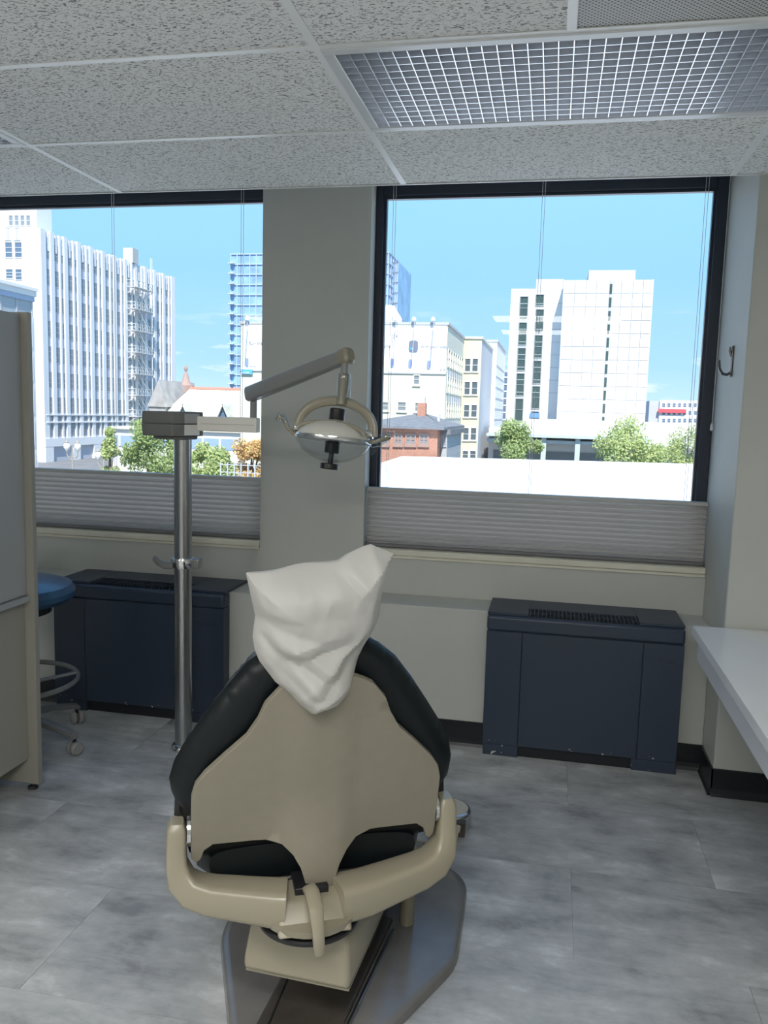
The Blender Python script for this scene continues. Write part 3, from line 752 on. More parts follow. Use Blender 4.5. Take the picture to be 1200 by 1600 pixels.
B().rings([pl(1.0, 0), pl(1.0, .014), pl(.99, .024), pl(.965, .029), pl(.93, .030)]).obj('base_plate', M_plate, ch, smooth=True)
B().extr([(-.10, -.06), (.098, -.06), (.115, .5), (-.115, .5)], lambda u, v: lw(u, v, .028), lambda u, v: lw(u * .93, v + .0, .038)).obj('base_ridge', M_brown, ch, bevel=.004)
B().bar(lw(.103, -.06, .032), lw(.125, .45, .032), .010, .012).obj('base_trim', M_steel, ch, bevel=.002)
B().bar(lw(-.06, -.08, .036), lw(-.085, .2, .036), .004, .008).obj('base_cable', M_blackpl, ch)

# headrest cover
def hood():
    out = [(-.175, .651), (-.105, .660), (-.026, .671), (.013, .677), (.030, .688), (.083, .707), (.106, .699), (.130, .690), (.119, .614), (.108, .547), (.094, .502), (.070, .449), (.051, .403), (.021, .368), (-.002, .356), (-.036, .346), (-.060, .368), (-.081, .392), (-.112, .418), (-.144, .458), (-.153, .478), (-.158, .506), (-.153, .55), (-.166, .608)]
    vs, fs, m = sheet(out, .0048); n = len(vs)
    pv = [Vector(v) for v in out]
    def edist(x, s):
        q = Vector((x, s)); best = 9
        for i in range(len(pv)):
            a, b_ = pv[i], pv[(i + 1) % len(pv)]; d = b_ - a; t = max(0, min(1, (q - a).dot(d) / d.length_squared))
            best = min(best, (q - a - d * t).length)
        return best
    rr = random.Random(11)
    # creases: signed facets built from a handful of fold lines (point, direction, depth, width)
    folds = [((-.06, .47), (1, -.62), .020, .016), ((-.03, .50), (1, .35), .017, .018), ((-.09, .545), (1, -.25), .014, .022), ((.06, .50), (1, .75), .012, .014),
             ((.0, .43), (1, 1.15), .012, .015), ((-.12, .50), (1, -1.2), .010, .013), ((.105, .62), (.12, 1), .014, .012), ((-.145, .63), (-.25, 1), .010, .012), ((-.07, .43), (1, -.9), .010, .012),
             ((.03, .645), (1, -.9), .010, .012), ((-.03, .575), (1, .1), .010, .03), ((.02, .39), (1, .5), .008, .010)]
    lens = [.075, .07, .09, .05, .09, .05, .07, .05, .06, .05, .12, .05]
    def relief(x, s):
        d = 0
        for ((ax_, as_), (dx, ds), dep, w), L in zip(folds, lens):
            l = math.hypot(dx, ds); dx, ds = dx / l, ds / l
            u = (x - ax_) * dx + (s - as_) * ds; v = -(x - ax_) * ds + (s - as_) * dx
            f = math.exp(-(u / L) ** 4)
            sv = lambda q_: math.sqrt(q_ * q_ + .0035 ** 2) - .0035
            d += dep * f * (math.exp(-sv(v) / w) - .8 * math.exp(-sv(v - w * 1.6) / (w * 1.3)))
        return d + .012 * (mnoise.turbulence(Vector((x * 11, s * 9, 3.3)), 3, True) - .55)
    def fr(x, s):
        e = edist(x, s); e1 = 1 - math.exp(-e / .03)
        flap = .010 * math.sin(x * 40 + s * 25) * math.exp(-e / .02)
        return bk(x, s, .012 - .085 * e1 + relief(x, s) * min(1, e / .02) + flap - .055 * smooth01((.50 - s) / .15))
    def bk_(x, s):
        e = edist(x, s); e1 = 1 - math.exp(-e / .03)
        flap = .010 * math.sin(x * 40 + s * 25) * math.exp(-e / .02)
        lo = smooth01((.50 - s) / .15)
        return bk(x, s, .012 + .095 * e1 * (1 - lo) + flap - lo * (.052 + .02 * e1) + .002 - .003 * lo)
    O = ch.matrix_basis.copy() if False else None
    b_ = B(); F = [tuple(f) for f in fs] + [tuple(i + n for i in f[::-1]) for f in fs]
    cnt = {}
    for f in fs:
        for i in range(len(f)):
            e = (f[i], f[(i + 1) % len(f)]); k = tuple(sorted(e)); cnt.setdefault(k, []).append(e)
    for k, es in cnt.items():
        if len(es) == 1:
            a, c = es[0]; F.append((c, a, a + n, c + n))
    b_.add([fr(x, s) for x, s in vs] + [bk_(x, s) for x, s in vs], F)
    o = b_.obj('headrest_cover', thin('paper_cover', (.73, .72, .69), .48, .5), None, smooth=True)
    finish(o, 0, 2, True, 28)
    o.location = CO; o.rotation_euler = (0, 0, CPSI)
    return tag(o, 'crumpled white paper bag pulled over the headrest of the chair', 'headrest cover')
hood()

# foot control behind the chair
fc = root('foot_control', 'round chrome foot control on the floor beyond the chair', 'foot control', (-.30, 2.80, 0))
B().extr([(.0 + .085 * math.cos(t), .085 * math.sin(t)) for t in [R(-75 + 12.5 * k) for k in range(27)]] , lambda u, v: (u, v, .004), lambda u, v: (u * .95, v * .95, .064)).obj('housing', M_chrome, fc, bevel=.010, seg=3)
B().box(-.03, .07, -.092, -.06, .006, .055).obj('rear_plate', pm('plate_brown', (.12, .10, .08), .4, .6), fc)
B().cyl((.045, -.09, .045), (.045, -.105, .028), .012, 12, .008).obj('plug', pm('plug_cream', (.45, .43, .36), .5), fc, smooth=True)
B().tube([(.045, -.104, .031), (.042, -.115, .012), (.01, -.14, .007), (-.05, -.16, .007), (-.14, -.15, .007)], .0055, 8).obj('cord', MATS['plug_cream'], fc, smooth=True)

# ================================================================== DENTAL LIGHT
PX_, PY_ = -1.503, 3.17
dl = root('dental_light', 'steel post with jointed arm carrying a dental operating lamp', 'dental light', (PX_, PY_, 0))
O = Vector((PX_, PY_, 0))
def dp(px, py, Y): return at(px, py, Y) - O
M_hous = pm('dark_grey_housing', (.17, .17, .165), .45)
M_armg = pm('arm_grey', (.25, .25, .245), .32)
M_armc = pm('arm_cream', (.78, .76, .70), .35)
B().cyl((0, 0, .004), (0, 0, 1.36), .0365, 40).obj('post', M_steel, dl, smooth=True)
B().lathe([(.055, 0), (.055, .008), (.046, .022), (.038, .026)], 32).obj('floor_flange', M_chrome, dl, smooth=True)
cl = B().lathe([(.037, 0), (.050, .002), (.052, .006), (.052, .04), (.050, .045), (.037, .047)], 32, (0, 0, .795)).obj('clamp_collar', M_chrome, dl, smooth=True)
B().box(.035, .078, -.02, .02, .798, .839).obj('clamp_block', M_steel, cl, bevel=.004)
B().tube([(-.02, -.05, .812), (-.055, -.055, .812), (-.085, -.052, .822), (-.105, -.045, .836), (-.112, -.042, .838)], 0, 10, sec=[(.013, .012), (.012, .014), (.008, .012), (.007, .012), (.006, .010)], up=(0, 0, 1), pw=3.5).obj('clamp_lever', M_hous, cl, smooth=True)
plan = [(-.142, -.085), (.0, -.10), (.036, -.065), (.066, .015), (.066, .06), (.03, .09), (-.142, .09)]
def hz(z0, z1, k0=1., k1=1.):
    return B().rings([[(x * k, y_ * k, z) for x, y_ in plan] for z, k in ((z0, k0), (z1, k1))])
hz(1.402, 1.452, 1., .97).obj('housing_cap', M_hous, dl, bevel=.004, seg=3)
hz(1.352, 1.4012, .97, 1.).obj('housing_base', M_hous, dl, bevel=.003, seg=3)
hz(1.338, 1.352, .70, .72).obj('housing_neck', M_hous, dl, bevel=.004)
for z0, z1, nm, m_ in ((1.405, 1.444, 'lit_plate', pm('lit_plate_grey', (.42, .42, .41), .25)), (1.357, 1.3995, 'lit_plate', pm('lit_plate_cream', (.80, .79, .74), .3))):  # lighter plates colour in the lit right faces; lower one cream like the arm mount
    B().add([(.038, -.0635, z0), (.068, .0135, z0), (.068, .0135, z1), (.038, -.0635, z1), (.034, -.062, z0), (.064, .015, z0), (.064, .015, z1), (.034, -.062, z1)], [(0, 1, 2, 3), (7, 6, 5, 4), (0, 4, 5, 1), (1, 5, 6, 2), (2, 6, 7, 3), (3, 7, 4, 0)]).obj(nm, m_, dl)
e0 = Vector((.062, .02, 1.405)); e1 = dp(404, 663, 3.21)
ar = B().bar(e0, (e1.x, e1.y, 1.405), .05, .060).obj('lower_arm', M_armc, dl, bevel=.004)
B().bar(e0 + Vector((.02, -.0262, 0)), Vector((e1.x - .01, e1.y - .0262, 1.405)), .0012, .0012).obj('arm_seam', M_armg, ar)
pv_ = dp(396, 650, 3.205)
B().cyl((pv_.x, pv_.y, 1.43), (pv_.x, pv_.y, 1.505), .014, 18).obj('pivot_post', M_armg, dl, smooth=True)
a0 = dp(388, 617, 3.20); a1 = dp(543, 556, 2.92)
d = (a1 - a0).normalized()
ua = B().tube([a0 + d * .0, a0 + d * .012, a0 + d * .2, a1 - d * .03], 0, 20, sec=[(.020, .024), (.026, .031), (.026, .031), (.024, .026)], up=(0, 0, 1), pw=4.5)
ua.obj('upper_arm', M_armg, dl, smooth=True)
B().tube([a1 - d * .035, a1 - d * .028, a1 + d * .006, a1 + d * .018], 0, 20, sec=[(.024, .024), (.027, .029), (.027, .029), (.018, .020)], up=(0, 0, 1), pw=4).obj('elbow_cap', M_beige, dl, smooth=True)
t0 = dp(540, 566, 2.915); t1 = dp(538, 586, 2.915); t2 = dp(534, 626, 2.915)
B().cyl(t0 + Vector((0, 0, .02)), t1, .0145, 18).obj('drop_rod', M_armg, dl, smooth=True)
B().tube([t1 + Vector((0, 0, .006)), t1, t2, t2 - Vector((0, 0, .012))], [.016, .021, .019, .021], 18).obj('drop_sleeve', M_beige, dl, smooth=True)
YL = 2.91
LC = dp(520, 687, YL)                                   # lamp centre on the rim plane
lx_ = (dp(578, 692, YL) - dp(464, 680, YL)); rr_ = lx_.length / 2; lx_.normalize()
LC = (dp(578, 692, YL) + dp(464, 680, YL)) / 2
view = (LC + O - Vector((0, 0, CAMZ))).normalized()
ly_ = Vector((lx_.z * 0, 1, .0)); ly_ = (ly_ - lx_ * ly_.dot(lx_)).normalized()
la = lx_.cross(ly_).normalized()                        # lamp axis (up)
la = (la + ly_ * .10).normalized()
M_refl = pm('reflector_back', (.74, .72, .64), .3)
B().lathe([(rr_ * .99, -.006), (rr_, .0), (rr_ * .99, .006), (rr_ * .93, .018), (rr_ * .78, .038), (rr_ * .55, .056), (rr_ * .3, .066), (.0, .069)], 44, LC, la).obj('reflector', M_refl, dl, smooth=True)
B().lathe([(rr_ * 1.012, -.007), (rr_ * 1.02, 0), (rr_ * 1.012, .006)], 44, LC, la, cap=False).obj('rim', M_chrome, dl, smooth=True)
B().lathe([(rr_ * .985, -.010), (rr_ * .93, -.026), (rr_ * .78, -.050), (rr_ * .55, -.070), (rr_ * .3, -.082), (.01, -.086)], 44, LC, la, cap=False).obj('front_shield', M_plastic, dl, smooth=True)
B().lathe([(.0, -.008), (rr_ * .93, -.008), (rr_ * .93, -.0065), (0, -.0065)], 40, LC, la, cap=False).obj('mirror_plate', pm('mirror_inner', (.72, .73, .74), .3, .1), dl)
def lk(u, v, w=0): return LC + lx_ * u + la * v + ly_ * w
B().lathe([(.027, -.02), (.029, -.017), (.029, .02), (.026, .024)], 24, lk(.005, .088), la).obj('top_knob', M_blackpl, dl, smooth=True)
B().lathe([(.03, 0), (.03, .012), (.026, .014)], 24, lk(.005, .057), la).obj('knob_collar', M_beige, dl, smooth=True)
B().lathe([(.026, -.052), (.028, -.049), (.028, -.012), (.020, -.008)], 20, lk(.0, 0), la).obj('bulb_holder', M_blackpl, dl, smooth=True)
B().lathe([(.010, -.093), (.010, -.052)], 14, lk(.0, 0), la).obj('holder_stem', M_blackpl, dl, smooth=True)
B().lathe([(.030, -.112), (.034, -.109), (.034, -.093), (.030, -.090)], 24, lk(-.003, 0), la).obj('bottom_knob', M_blackpl, dl, smooth=True)
# bail
arch = []
for k in range(19):
    t = math.pi * (k / 18)
    arch.append(lk(-math.cos(t) * rr_ * 1.03 + .004, .022 + .118 * math.sin(t) ** .8, 0))
B().tube(arch, 0, 12, sec=(.018, .010), up=ly_, pw=3).obj('bail', M_beige, dl, smooth=True)
arch2 = [lk(-math.cos(math.pi * k / 14) * rr_ * .9, .026 + .036 * math.sin(math.pi * k / 14), -.05) for k in range(15)]
B().tube(arch2, 0, 10, sec=(.008, .007), up=ly_, pw=3).obj('support_band', M_beige, dl, smooth=True)
for sg in (-1, 1):
    B().cyl(lk(sg * rr_ * 1.06, .03), lk(sg * rr_ * .86, .03), .016, 16).obj('bail_pivot', M_chrome, dl, smooth=True)
h1 = B().tube([lk(-rr_ * .98, .0), lk(-rr_ - .012, .006), lk(-rr_ - .036, .022), lk(-rr_ - .050, .045), lk(-rr_ - .060, .058), lk(-rr_ - .073, .060), lk(-rr_ - .078, .048)], 0, 10, sec=[(.008, .010), (.008, .010), (.008, .009), (.008, .008), (.008, .008), (.009, .009), (.009, .008)], up=ly_, pw=3)
h1.obj('handle', M_beige, dl, smooth=True)
h2 = B().tube([lk(rr_ * .98, .002), lk(rr_ + .02, .006), lk(rr_ + .045, .016), lk(rr_ + .062, .028), lk(rr_ + .072, .032)], 0, 10, sec=[(.008, .010), (.008, .010), (.009, .009), (.012, .010), (.008, .007)], up=ly_, pw=3)
h2o = h2.obj('handle', M_beige, dl, smooth=True)
def sleeve(pts, sec, name='plastic_sleeve'):
    B().tube(pts, 0, 12, sec=sec, up=ly_, pw=2.2).obj(name, M_plastic, dl, smooth=True)
sleeve([lk(rr_ + .002, -.004), lk(rr_ + .03, .008), lk(rr_ + .06, .028), lk(rr_ + .085, .048)], [(.014, .016), (.018, .022), (.018, .022), (.004, .012)])
B().extr([(.006, 0), (.03, .002), (.034, -.02), (.012, -.05), (.008, -.03)], lambda u, v: lk(rr_ + u, v, -.004 + .2 * v), lambda u, v: lk(rr_ + u, v, -.0032 + .2 * v)).obj('sleeve_tail', M_plastic, dl)
sleeve([lk(-rr_ - .048, .042), lk(-rr_ - .060, .062), lk(-rr_ - .076, .066), lk(-rr_ - .086, .045)], [(.011, .010), (.013, .012), (.013, .012), (.009, .007)])
B().tube([t1 + Vector((0, 0, .004)), t1 - Vector((0, 0, .03)), t2 + Vector((.006, 0, 0))], 0, 12, sec=[(.024, .024), (.027, .026), (.026, .026)], pw=2.2).obj('plastic_sleeve', M_plastic, dl, smooth=True)


# ================================================================== OUTSIDE
GZ = -6.5                                               # street level
def atz(px, py, z):
    d = AX_F + AX_R * ((px - 600) / FPX) - AX_U * ((py - 800) / FPX)
    return Vector((0, 0, CAMZ)) + d * ((z - CAMZ) / d.z)
def zat(px, py, Y): return at(px, py, Y).z
def xat(px, py, Y): return at(px, py, Y).x
W_WHITE = vary(pm('stone_white', (.80, .80, .80), .8), .15, .03)
W_WARM = vary(pm('stucco_cream', (.66, .65, .55), .85), .2, .04)
W_YEL = vary(pm('stucco_yellow', (.66, .62, .47), .85), .2, .04)
W_GREY = vary(pm('concrete_grey', (.50, .51, .53), .85), .2, .06)
W_SPAN = pm('spandrel_grey', (.52, .54, .60), .7)
W_GL = pm('window_glass_dark', (.10, .13, .15), .12)
W_GLB = pm('window_glass_blue', (.13, .19, .27), .1)
W_GLG = pm('window_glass_grey', (.24, .27, .29), .2)
W_GREEN = pm('window_glass_green', (.055, .09, .085), .12)
W_ROOFG = vary(pm('shingle_grey', (.19, .20, .215), .9), 2.5, .2, stretch=(1, 1, 6))
W_STRUCT = vary(pm('plant_room_grey', (.52, .52, .50), .8), .3, .05)

class Place:
    "collects the parts of one building in world coordinates under an Empty at its base"
    def __init__(s, name, label, cat, loc, group=None):
        s.r = root(name, label, cat, loc, group=group); s.o = -Vector(loc); s.cache = {}
    def part(s, b_, name, mat, parent=None, bevel=0., smooth=False):
        o = b_.obj(name, mat, s.r if parent is None else parent, bevel=bevel, smooth=smooth)
        if parent is None: o.location = s.o
        return o
    def box(s, name, mat, x0, x1, y0, y1, z0, z1, parent=None, bevel=0.):
        return s.part(B().box(x0, x1, y0, y1, z0, z1), name, mat, parent, bevel)
    def win(s, x0, x1, z0, z1, Y, cols=1, rows=2, glass=None, frame=None, fw=.08, name='window', out=.07, sill=False):
        "window on a face looking towards us (plane y = Y)"
        key = (round(x1 - x0, 2), round(z1 - z0, 2), cols, rows, glass, frame, sill)
        if key not in s.cache:
            w, h = x1 - x0, z1 - z0; b_ = B()
            b_.box(-fw, 0, -out, .05, -fw, h + fw); b_.box(w, w + fw, -out, .05, -fw, h + fw)
            b_.box(0, w, -out, .05, -fw, 0); b_.box(0, w, -out, .05, h, h + fw)
            for i in range(1, cols): b_.box(w * i / cols - fw * .4, w * i / cols + fw * .4, -out * .8, .05, 0, h)
            for j in range(1, rows): b_.box(0, w, -out * .7, .05, h * j / rows - fw * .3, h * j / rows + fw * .3)
            if sill: b_.box(-fw * 1.5, w + fw * 1.5, -out * 1.6, .05, -fw * 2.2, -fw)
            b_.cur = 1; b_.box(0, w, -.012, .04, 0, h)
            s.cache[key] = b_.mesh(name, [frame or W_WHITE, glass or W_GL])
        o = link(name, s.cache[key], s.r); o.location = Vector((x0, Y, z0)) + s.o; return o
    def winx(s, y0, y1, z0, z1, X, rows=2, glass=None, frame=None, fw=.08, out=.07, name='window', sgn=1):
        "window on a face looking along +x (plane x = X)"
        key = ('x', round(y1 - y0, 2), round(z1 - z0, 2), rows, glass, frame)
        if key not in s.cache:
            w, h = y1 - y0, z1 - z0; b_ = B()
            b_.box(-.05, out, -fw, 0, -fw, h + fw); b_.box(-.05, out, w, w + fw, -fw, h + fw)
            b_.box(-.05, out, 0, w, -fw, 0); b_.box(-.05, out, 0, w, h, h + fw)
            for j in range(1, rows): b_.box(-.05, out * .7, 0, w, h * j / rows - fw * .3, h * j / rows + fw * .3)
            b_.cur = 1; b_.box(-.04, .012, 0, w, 0, h)
            s.cache[key] = b_.mesh(name, [frame or W_WHITE, glass or W_GL])
        o = link(name, s.cache[key], s.r); o.location = Vector((X, y0, z0)) + s.o; return o
    def text(s, body, px, py, Y, hpx, col, name='lettering', right=None, emis=None):
        c = bpy.data.curves.new(name, 'FONT'); c.body = body; c.extrude = .01
        p = at(px, py, Y); c.size = hpx / FPX * Y * 1.05
        o = link(name, c, s.r); me = bpy.data.meshes.new_from_object(o); me.materials.clear(); me.materials.append(pm('print_%02x%02x%02x' % tuple(int(k * 255) for k in col), col, .7))
        bpy.data.objects.remove(o); o = link(name, me, s.r); o.rotation_euler = (R(90), 0, 0); o.location = Vector((p.x, Y - .09, p.z)) + s.o; return o

gr = B().box(-320, 320, 4.3, 520, GZ - .5, GZ).obj('street_ground', vary(pm('asphalt', (.20, .20, .20), .9), .4, .15))
tag(gr, 'grey asphalt street and car parks below the windows', 'ground', kind='structure')

# near white roof
p1, p2, p3 = atz(632, 713, -.9), atz(590, 727, -.9), atz(1090, 725, -.9)
dd = (p2 - p1); far = p1.y
pn = p1 + dd * 2.6
W_ROOFW = vary(pm('roof_membrane', (.86, .86, .85), .85), .25, .03)
q = Place('flat_roof_building', 'low building with a bright white flat roof just outside', 'building', (6, 18, GZ))
q.part(B().prism([(p1.x, p1.y), (pn.x, pn.y), (pn.x, 7), (36, 7), (36, p1.y + (36 - p1.x) * (p3.y - p1.y) / (p3.x - p1.x))], GZ, -.93), 'wall', W_WARM)
q.part(B().prism([(p1.x - .15, p1.y + .1), (pn.x - .2, pn.y), (pn.x - .2, 6.9), (36, 6.9), (36, .1 + p1.y + (36 - p1.x) * (p3.y - p1.y) / (p3.x - p1.x))], -.93, -.9), 'roof_membrane', W_ROOFW)
for px, py, l in ((640, 735, 1.4), (715, 741, 2.0), (905, 752, 1.5), (690, 733, .8)):
    p = atz(px, py, -.9); q.part(B().box(p.x, p.x + l * .5, p.y, p.y + .08, -.9, -.885), 'roof_patch', W_STRUCT)

# ---- ribbed white office building on the left
Y1 = 100.; XB = at(62, 355, Y1).x; Y2 = 139.5
ZT = zat(62, 356, Y1)
q = Place('ribbed_office_building', 'white ribbed office block with a zigzag fire escape', 'building', (XB - 10, 110, GZ))
zr = lambda py: atx(78, py, XB).z
q.box('wall', W_SPAN, XB - 40, XB - .16, Y1 + .4, Y2 - .4, GZ, ZT - .3)
q.box('front_wall', W_WHITE, XB - 40, XB + .1, Y1, Y1 + .5, GZ, ZT)
q.box('rear_wall', W_WHITE, XB - 40, XB + .1, Y2 - .5, Y2, GZ, ZT)
q.box('roof_deck', W_GREY, XB - 40, XB - .3, Y1 + .4, Y2 - .4, ZT - .3, ZT - .1)
PB = 3.28; first = 102.9
wide = B().box(-.35, .08, -.42, .42, 0, ZT - zr(693)).mesh('pier', W_WHITE)
nar = B().box(-.35, .06, -.17, .17, 0, ZT - zr(693) - .1).mesh('rib', W_WHITE)
rowspx = [(383, 402, 0), (424, 448, 0), (465, 487, 0), (505, 530, 0), (544, 570, 0), (584, 608, 0), (624, 645, 0)]
rows_ = []
zt0, zb0 = zr(380), zr(645)
nrow = 7; pitch = (zt0 - zb0 - .0) / (nrow - .38)
for k in range(nrow): rows_.append((zt0 - k * pitch - pitch * .62, zt0 - k * pitch))
cols_ = [101.55]
k = 0
while first + k * PB < Y2 - 2.2:
    cols_ += [first + k * PB + .36, first + k * PB + 1.78]
    k += 1
piers = [Y1 + .75, 102.62] + [first + PB * (i + 1) - .42 for i in range(k)]
for y_ in piers:
    o = link('pier', wide, q.r); o.location = Vector((XB, y_, zr(693))) + q.o
for i in range(k):
    o = link('rib', nar, q.r); o.location = Vector((XB, first + i * PB + 1.56, zr(693))) + q.o
FRAME_W = pm('sash_white', (.62, .64, .68), .6)
for y_ in cols_:
    for a, b_ in rows_:
        q.winx(y_, y_ + 1.0, a, b_, XB - .15, 3, W_GLG, FRAME_W, fw=.05, out=.03)
    q.winx(y_ + .1, y_ + .9, zr(658), zr(650), XB - .12, 1, W_GLG, FRAME_W, fw=.1, out=.03)
    q.winx(y_ + .05, y_ + .95, zr(683), zr(661), XB - .13, 2, W_GLG, FRAME_W, fw=.08, out=.03)
    q.box('parapet_panel', W_WHITE, XB - .25, XB - .08, y_ + .25, y_ + .62, ZT - 2.6, ZT - .25)
q.box('string_course', W_WHITE, XB - .4, XB + .14, Y1 + .4, Y2, zr(649) , zr(647.5))
q.box('string_course', W_WHITE, XB - .4, XB + .16, Y1 + .4, Y2, zr(661), zr(659))
q.box('base_band', W_WHITE, XB - .5, XB + .22, Y1 - .1, Y2, zr(698), zr(685))
for y_ in (Y1 + .9, 107.5, 113, 121, 130, Y2 - 1): q.box('base_pier', W_WHITE, XB - .5, XB + .2, y_ - .95, y_ + .9, GZ, zr(698) - .01)
for y_ in (103.9, 110, 117, 125.5): q.box('shop_opening', W_GLG, XB - .45, XB - .25, y_ - 2.8, y_ + 2.8, GZ, zr(700))
for px0, px1, py0, py1 in ((9, 19, 379, 402), (24, 34, 379, 402), (10, 20, 421, 435), (25, 34, 421, 437)):
    a, b_ = at(px0, py1, Y1), at(px1, py0, Y1); q.win(a.x, b_.x, a.z, b_.z, Y1, 1, 3, W_GLB, W_WHITE, fw=.1)
for px0, px1 in ((8, 18), (22, 32)):
    for py_ in (355, 375):
        a, b_ = at(px0, py_ + 1, Y1), at(px1, py_, Y1); q.box('stone_band', W_GREY, a.x, b_.x, Y1 - .12, Y1, a.z, b_.z)
    a, b_ = at((px0 + px1) / 2 - .4, 375, Y1), at((px0 + px1) / 2 + .4, 356, Y1); q.box('stone_band', W_GREY, a.x, b_.x, Y1 - .12, Y1, a.z, b_.z)
# upper tower set back on the left
xt = at(57, 320, Y1 + 6).x
q.box('upper_tower', W_WHITE, XB - 40, xt, Y1 + 6, Y1 + 9.5, ZT - .5, ZT + 26)
for px0 in (15, 24, 33, 42):
    for py0, py1 in ((322, 302), (352, 337)):
        a, b_ = at(px0, py1 if py1 > py0 else py0, Y1 + 6), at(px0 + 5, min(py0, py1), Y1 + 6); q.win(a.x, b_.x, a.z, b_.z, Y1 + 6, 1, 2, W_GLG, W_SPAN, fw=.12)
# fire escape
fe = B()
fy0, fy1 = 122.4, 128.6; xf = XB + .15; xo = XB + 1.55
levels = [a - .5 for a, b_ in rows_]
for i, z in enumerate(levels):
    fe.box(xf, xo, fy0, fy1, z, z + .09)
    for zz in (.55, 1.1): fe.bar((xo, fy0, z + zz), (xo, fy1, z + zz), .06, .06); fe.bar((xf, fy0, z + zz), (xo, fy0, z + zz), .06, .06)
    for kk in range(9): yy = fy0 + (fy1 - fy0) * kk / 8; fe.bar((xo, yy, z), (xo, yy, z + 1.1), .05, .05, (0, 1, 0))
    fe.bar((xf, fy0 + .2, z - .9), (xo, fy0 + .2, z), .08, .08); fe.bar((xf, fy1 - .2, z - .9), (xo, fy1 - .2, z), .08, .08)
    if i + 1 < len(levels):
        z2 = levels[i + 1] + .09
        for xx in (xf + .35, xo - .25):
            fe.bar((xx, fy1 - 1.2, z2), (xx, fy0 + 1.6, z), .09, .14)
            fe.bar((xx, fy1 - 1.2, z2 + .9), (xx, fy0 + 1.6, z + .9), .05, .05)
        for kk in range(1, 9): t = kk / 9; fe.box(xf + .35, xo - .25, fy1 - 1.2 + (fy0 + 1.6 - fy1 + 1.2) * t - .12, fy1 - 1.2 + (fy0 + 1.6 - fy1 + 1.2) * t + .12, z2 + (z - z2) * t, z2 + (z - z2) * t + .04)
fe.bar((xo - .1, fy1 - .4, levels[-1]), (xo - .1, fy1 - .4, ZT + 1.2), .08, .08, (0, 1, 0)); fe.bar((xo - .1, fy1 - .9, levels[0]), (xo - .1, fy1 - .9, ZT + 1.2), .08, .08, (0, 1, 0))
q.part(fe, 'fire_escape', pm('escape_white', (.70, .70, .68), .6))
q.box('roof_vent', W_STRUCT, XB - 1.5, XB + .2, 124.2, 126, ZT - .1, ZT + 2.2)

# ---- low white and glass building in front of it, far left
Y0 = 66.
xr = at(56, 600, Y0).x
q = Place('glass_band_building', 'low white building with a glazed upper band, far left', 'building', (xr - 8, Y0 - 12, GZ))
zA, zB_, zC, zD = zat(55, 451, Y0), zat(55, 464, Y0), zat(55, 472, Y0), zat(55, 496, Y0)
def slab_(z0, z1, off, mat, name): q.box(name, mat, xr - 16, xr + off, Y0 - 26, Y0 + off * .5, z0, z1)
slab_(zA - .25, zA, .35, W_WHITE, 'roof_edge'); slab_(zB_, zA - .25, .2, W_WHITE, 'fascia'); slab_(zC, zB_, .05, pm('blue_fascia', (.40, .50, .66), .5), 'blue_fascia')
slab_(zD, zC, -.1, pm('band_glass', (.40, .44, .47), .25), 'glass_band'); slab_(GZ, zD, .0, W_WHITE, 'wall')
for i in range(12): q.box('mullion', W_GREY, xr - .12, xr - .04, Y0 - .3 - i * 2.1, Y0 - .12 - i * 2.1, zD, zC)
for k_ in range(5):
    z1 = zat(56, 504 + k_ * 51, Y0); z0 = zat(56, 504 + k_ * 51 + 38, Y0)
    for i in range(6): q.winx(Y0 - 2.2 - i * 2.6, Y0 - .5 - i * 2.6, z0, z1, xr, 2, W_GLB, W_WHITE, fw=.12)

# ---- blue glass tower behind
YT = 230.
q = Place('glass_tower', 'tall blue glass tower rising behind the billboard building', 'building', (at(490, 600, YT).x, YT + 10, GZ))
xa, xb = at(361, 450, YT).x, at(606, 450, YT).x
zt = zat(385, 396, YT)
W_TG = vary(pm('tower_glass', (.26, .42, .62), .15), .25, .25, detail=2)
W_TM = pm('tower_mullion', (.42, .52, .66), .5)
q.box('glass_wall', W_TG, xa, xb, YT, YT + 26, GZ, zt)
q.box('glass_wing', W_TG, xb, at(621, 450, YT + 6).x, YT + 6, YT + 28, GZ, zat(612, 409, YT + 6))
fh = (zt - zat(385, 600, YT)) / 13
me = B().box(xa - .2, xb + .2, -.3, 26.2, -.16, .16).mesh('floor_band', W_TM)
for i in range(1, 8): q.box('mullion', W_TM, xb - .1, xb + .25, YT + i * 3.3 - .14, YT + i * 3.3 + .14, GZ, zt)
for k_ in range(26):
    o = link('floor_band', me, q.r); o.location = Vector((0, YT, zt - .2 - k_ * fh)) + q.o
me = B().box(-.14, .14, -.25, .1, GZ, zt).mesh('mullion', W_TM)
nm = 24
for i in range(nm + 1):
    o = link('mullion', me, q.r); o.location = Vector((xa + (xb - xa) * i / nm, YT, 0)) + q.o
me = B().box(0, 1.6, -1.5, .1, -.12, .12).mesh('balcony', pm('balcony_pale', (.62, .68, .74), .5))
for k_ in range(24):
    o = link('balcony', me, q.r); o.location = Vector((xa - .3, YT, zt - fh * (k_ + 1))) + q.o
xw = at(621, 450, YT + 6).x
for k_ in range(24):
    q.box('floor_band', W_TM, xb, xw + .2, YT + 5.7, YT + 6.1, zat(612, 409, YT + 6) - k_ * fh - .3, zat(612, 409, YT + 6) - k_ * fh)
for i in range(4): q.box('mullion', W_TM, xb + (xw - xb) * i / 3 - .14, xb + (xw - xb) * i / 3 + .14, YT + 5.7, YT + 6.1, GZ, zat(612, 409, YT + 6))

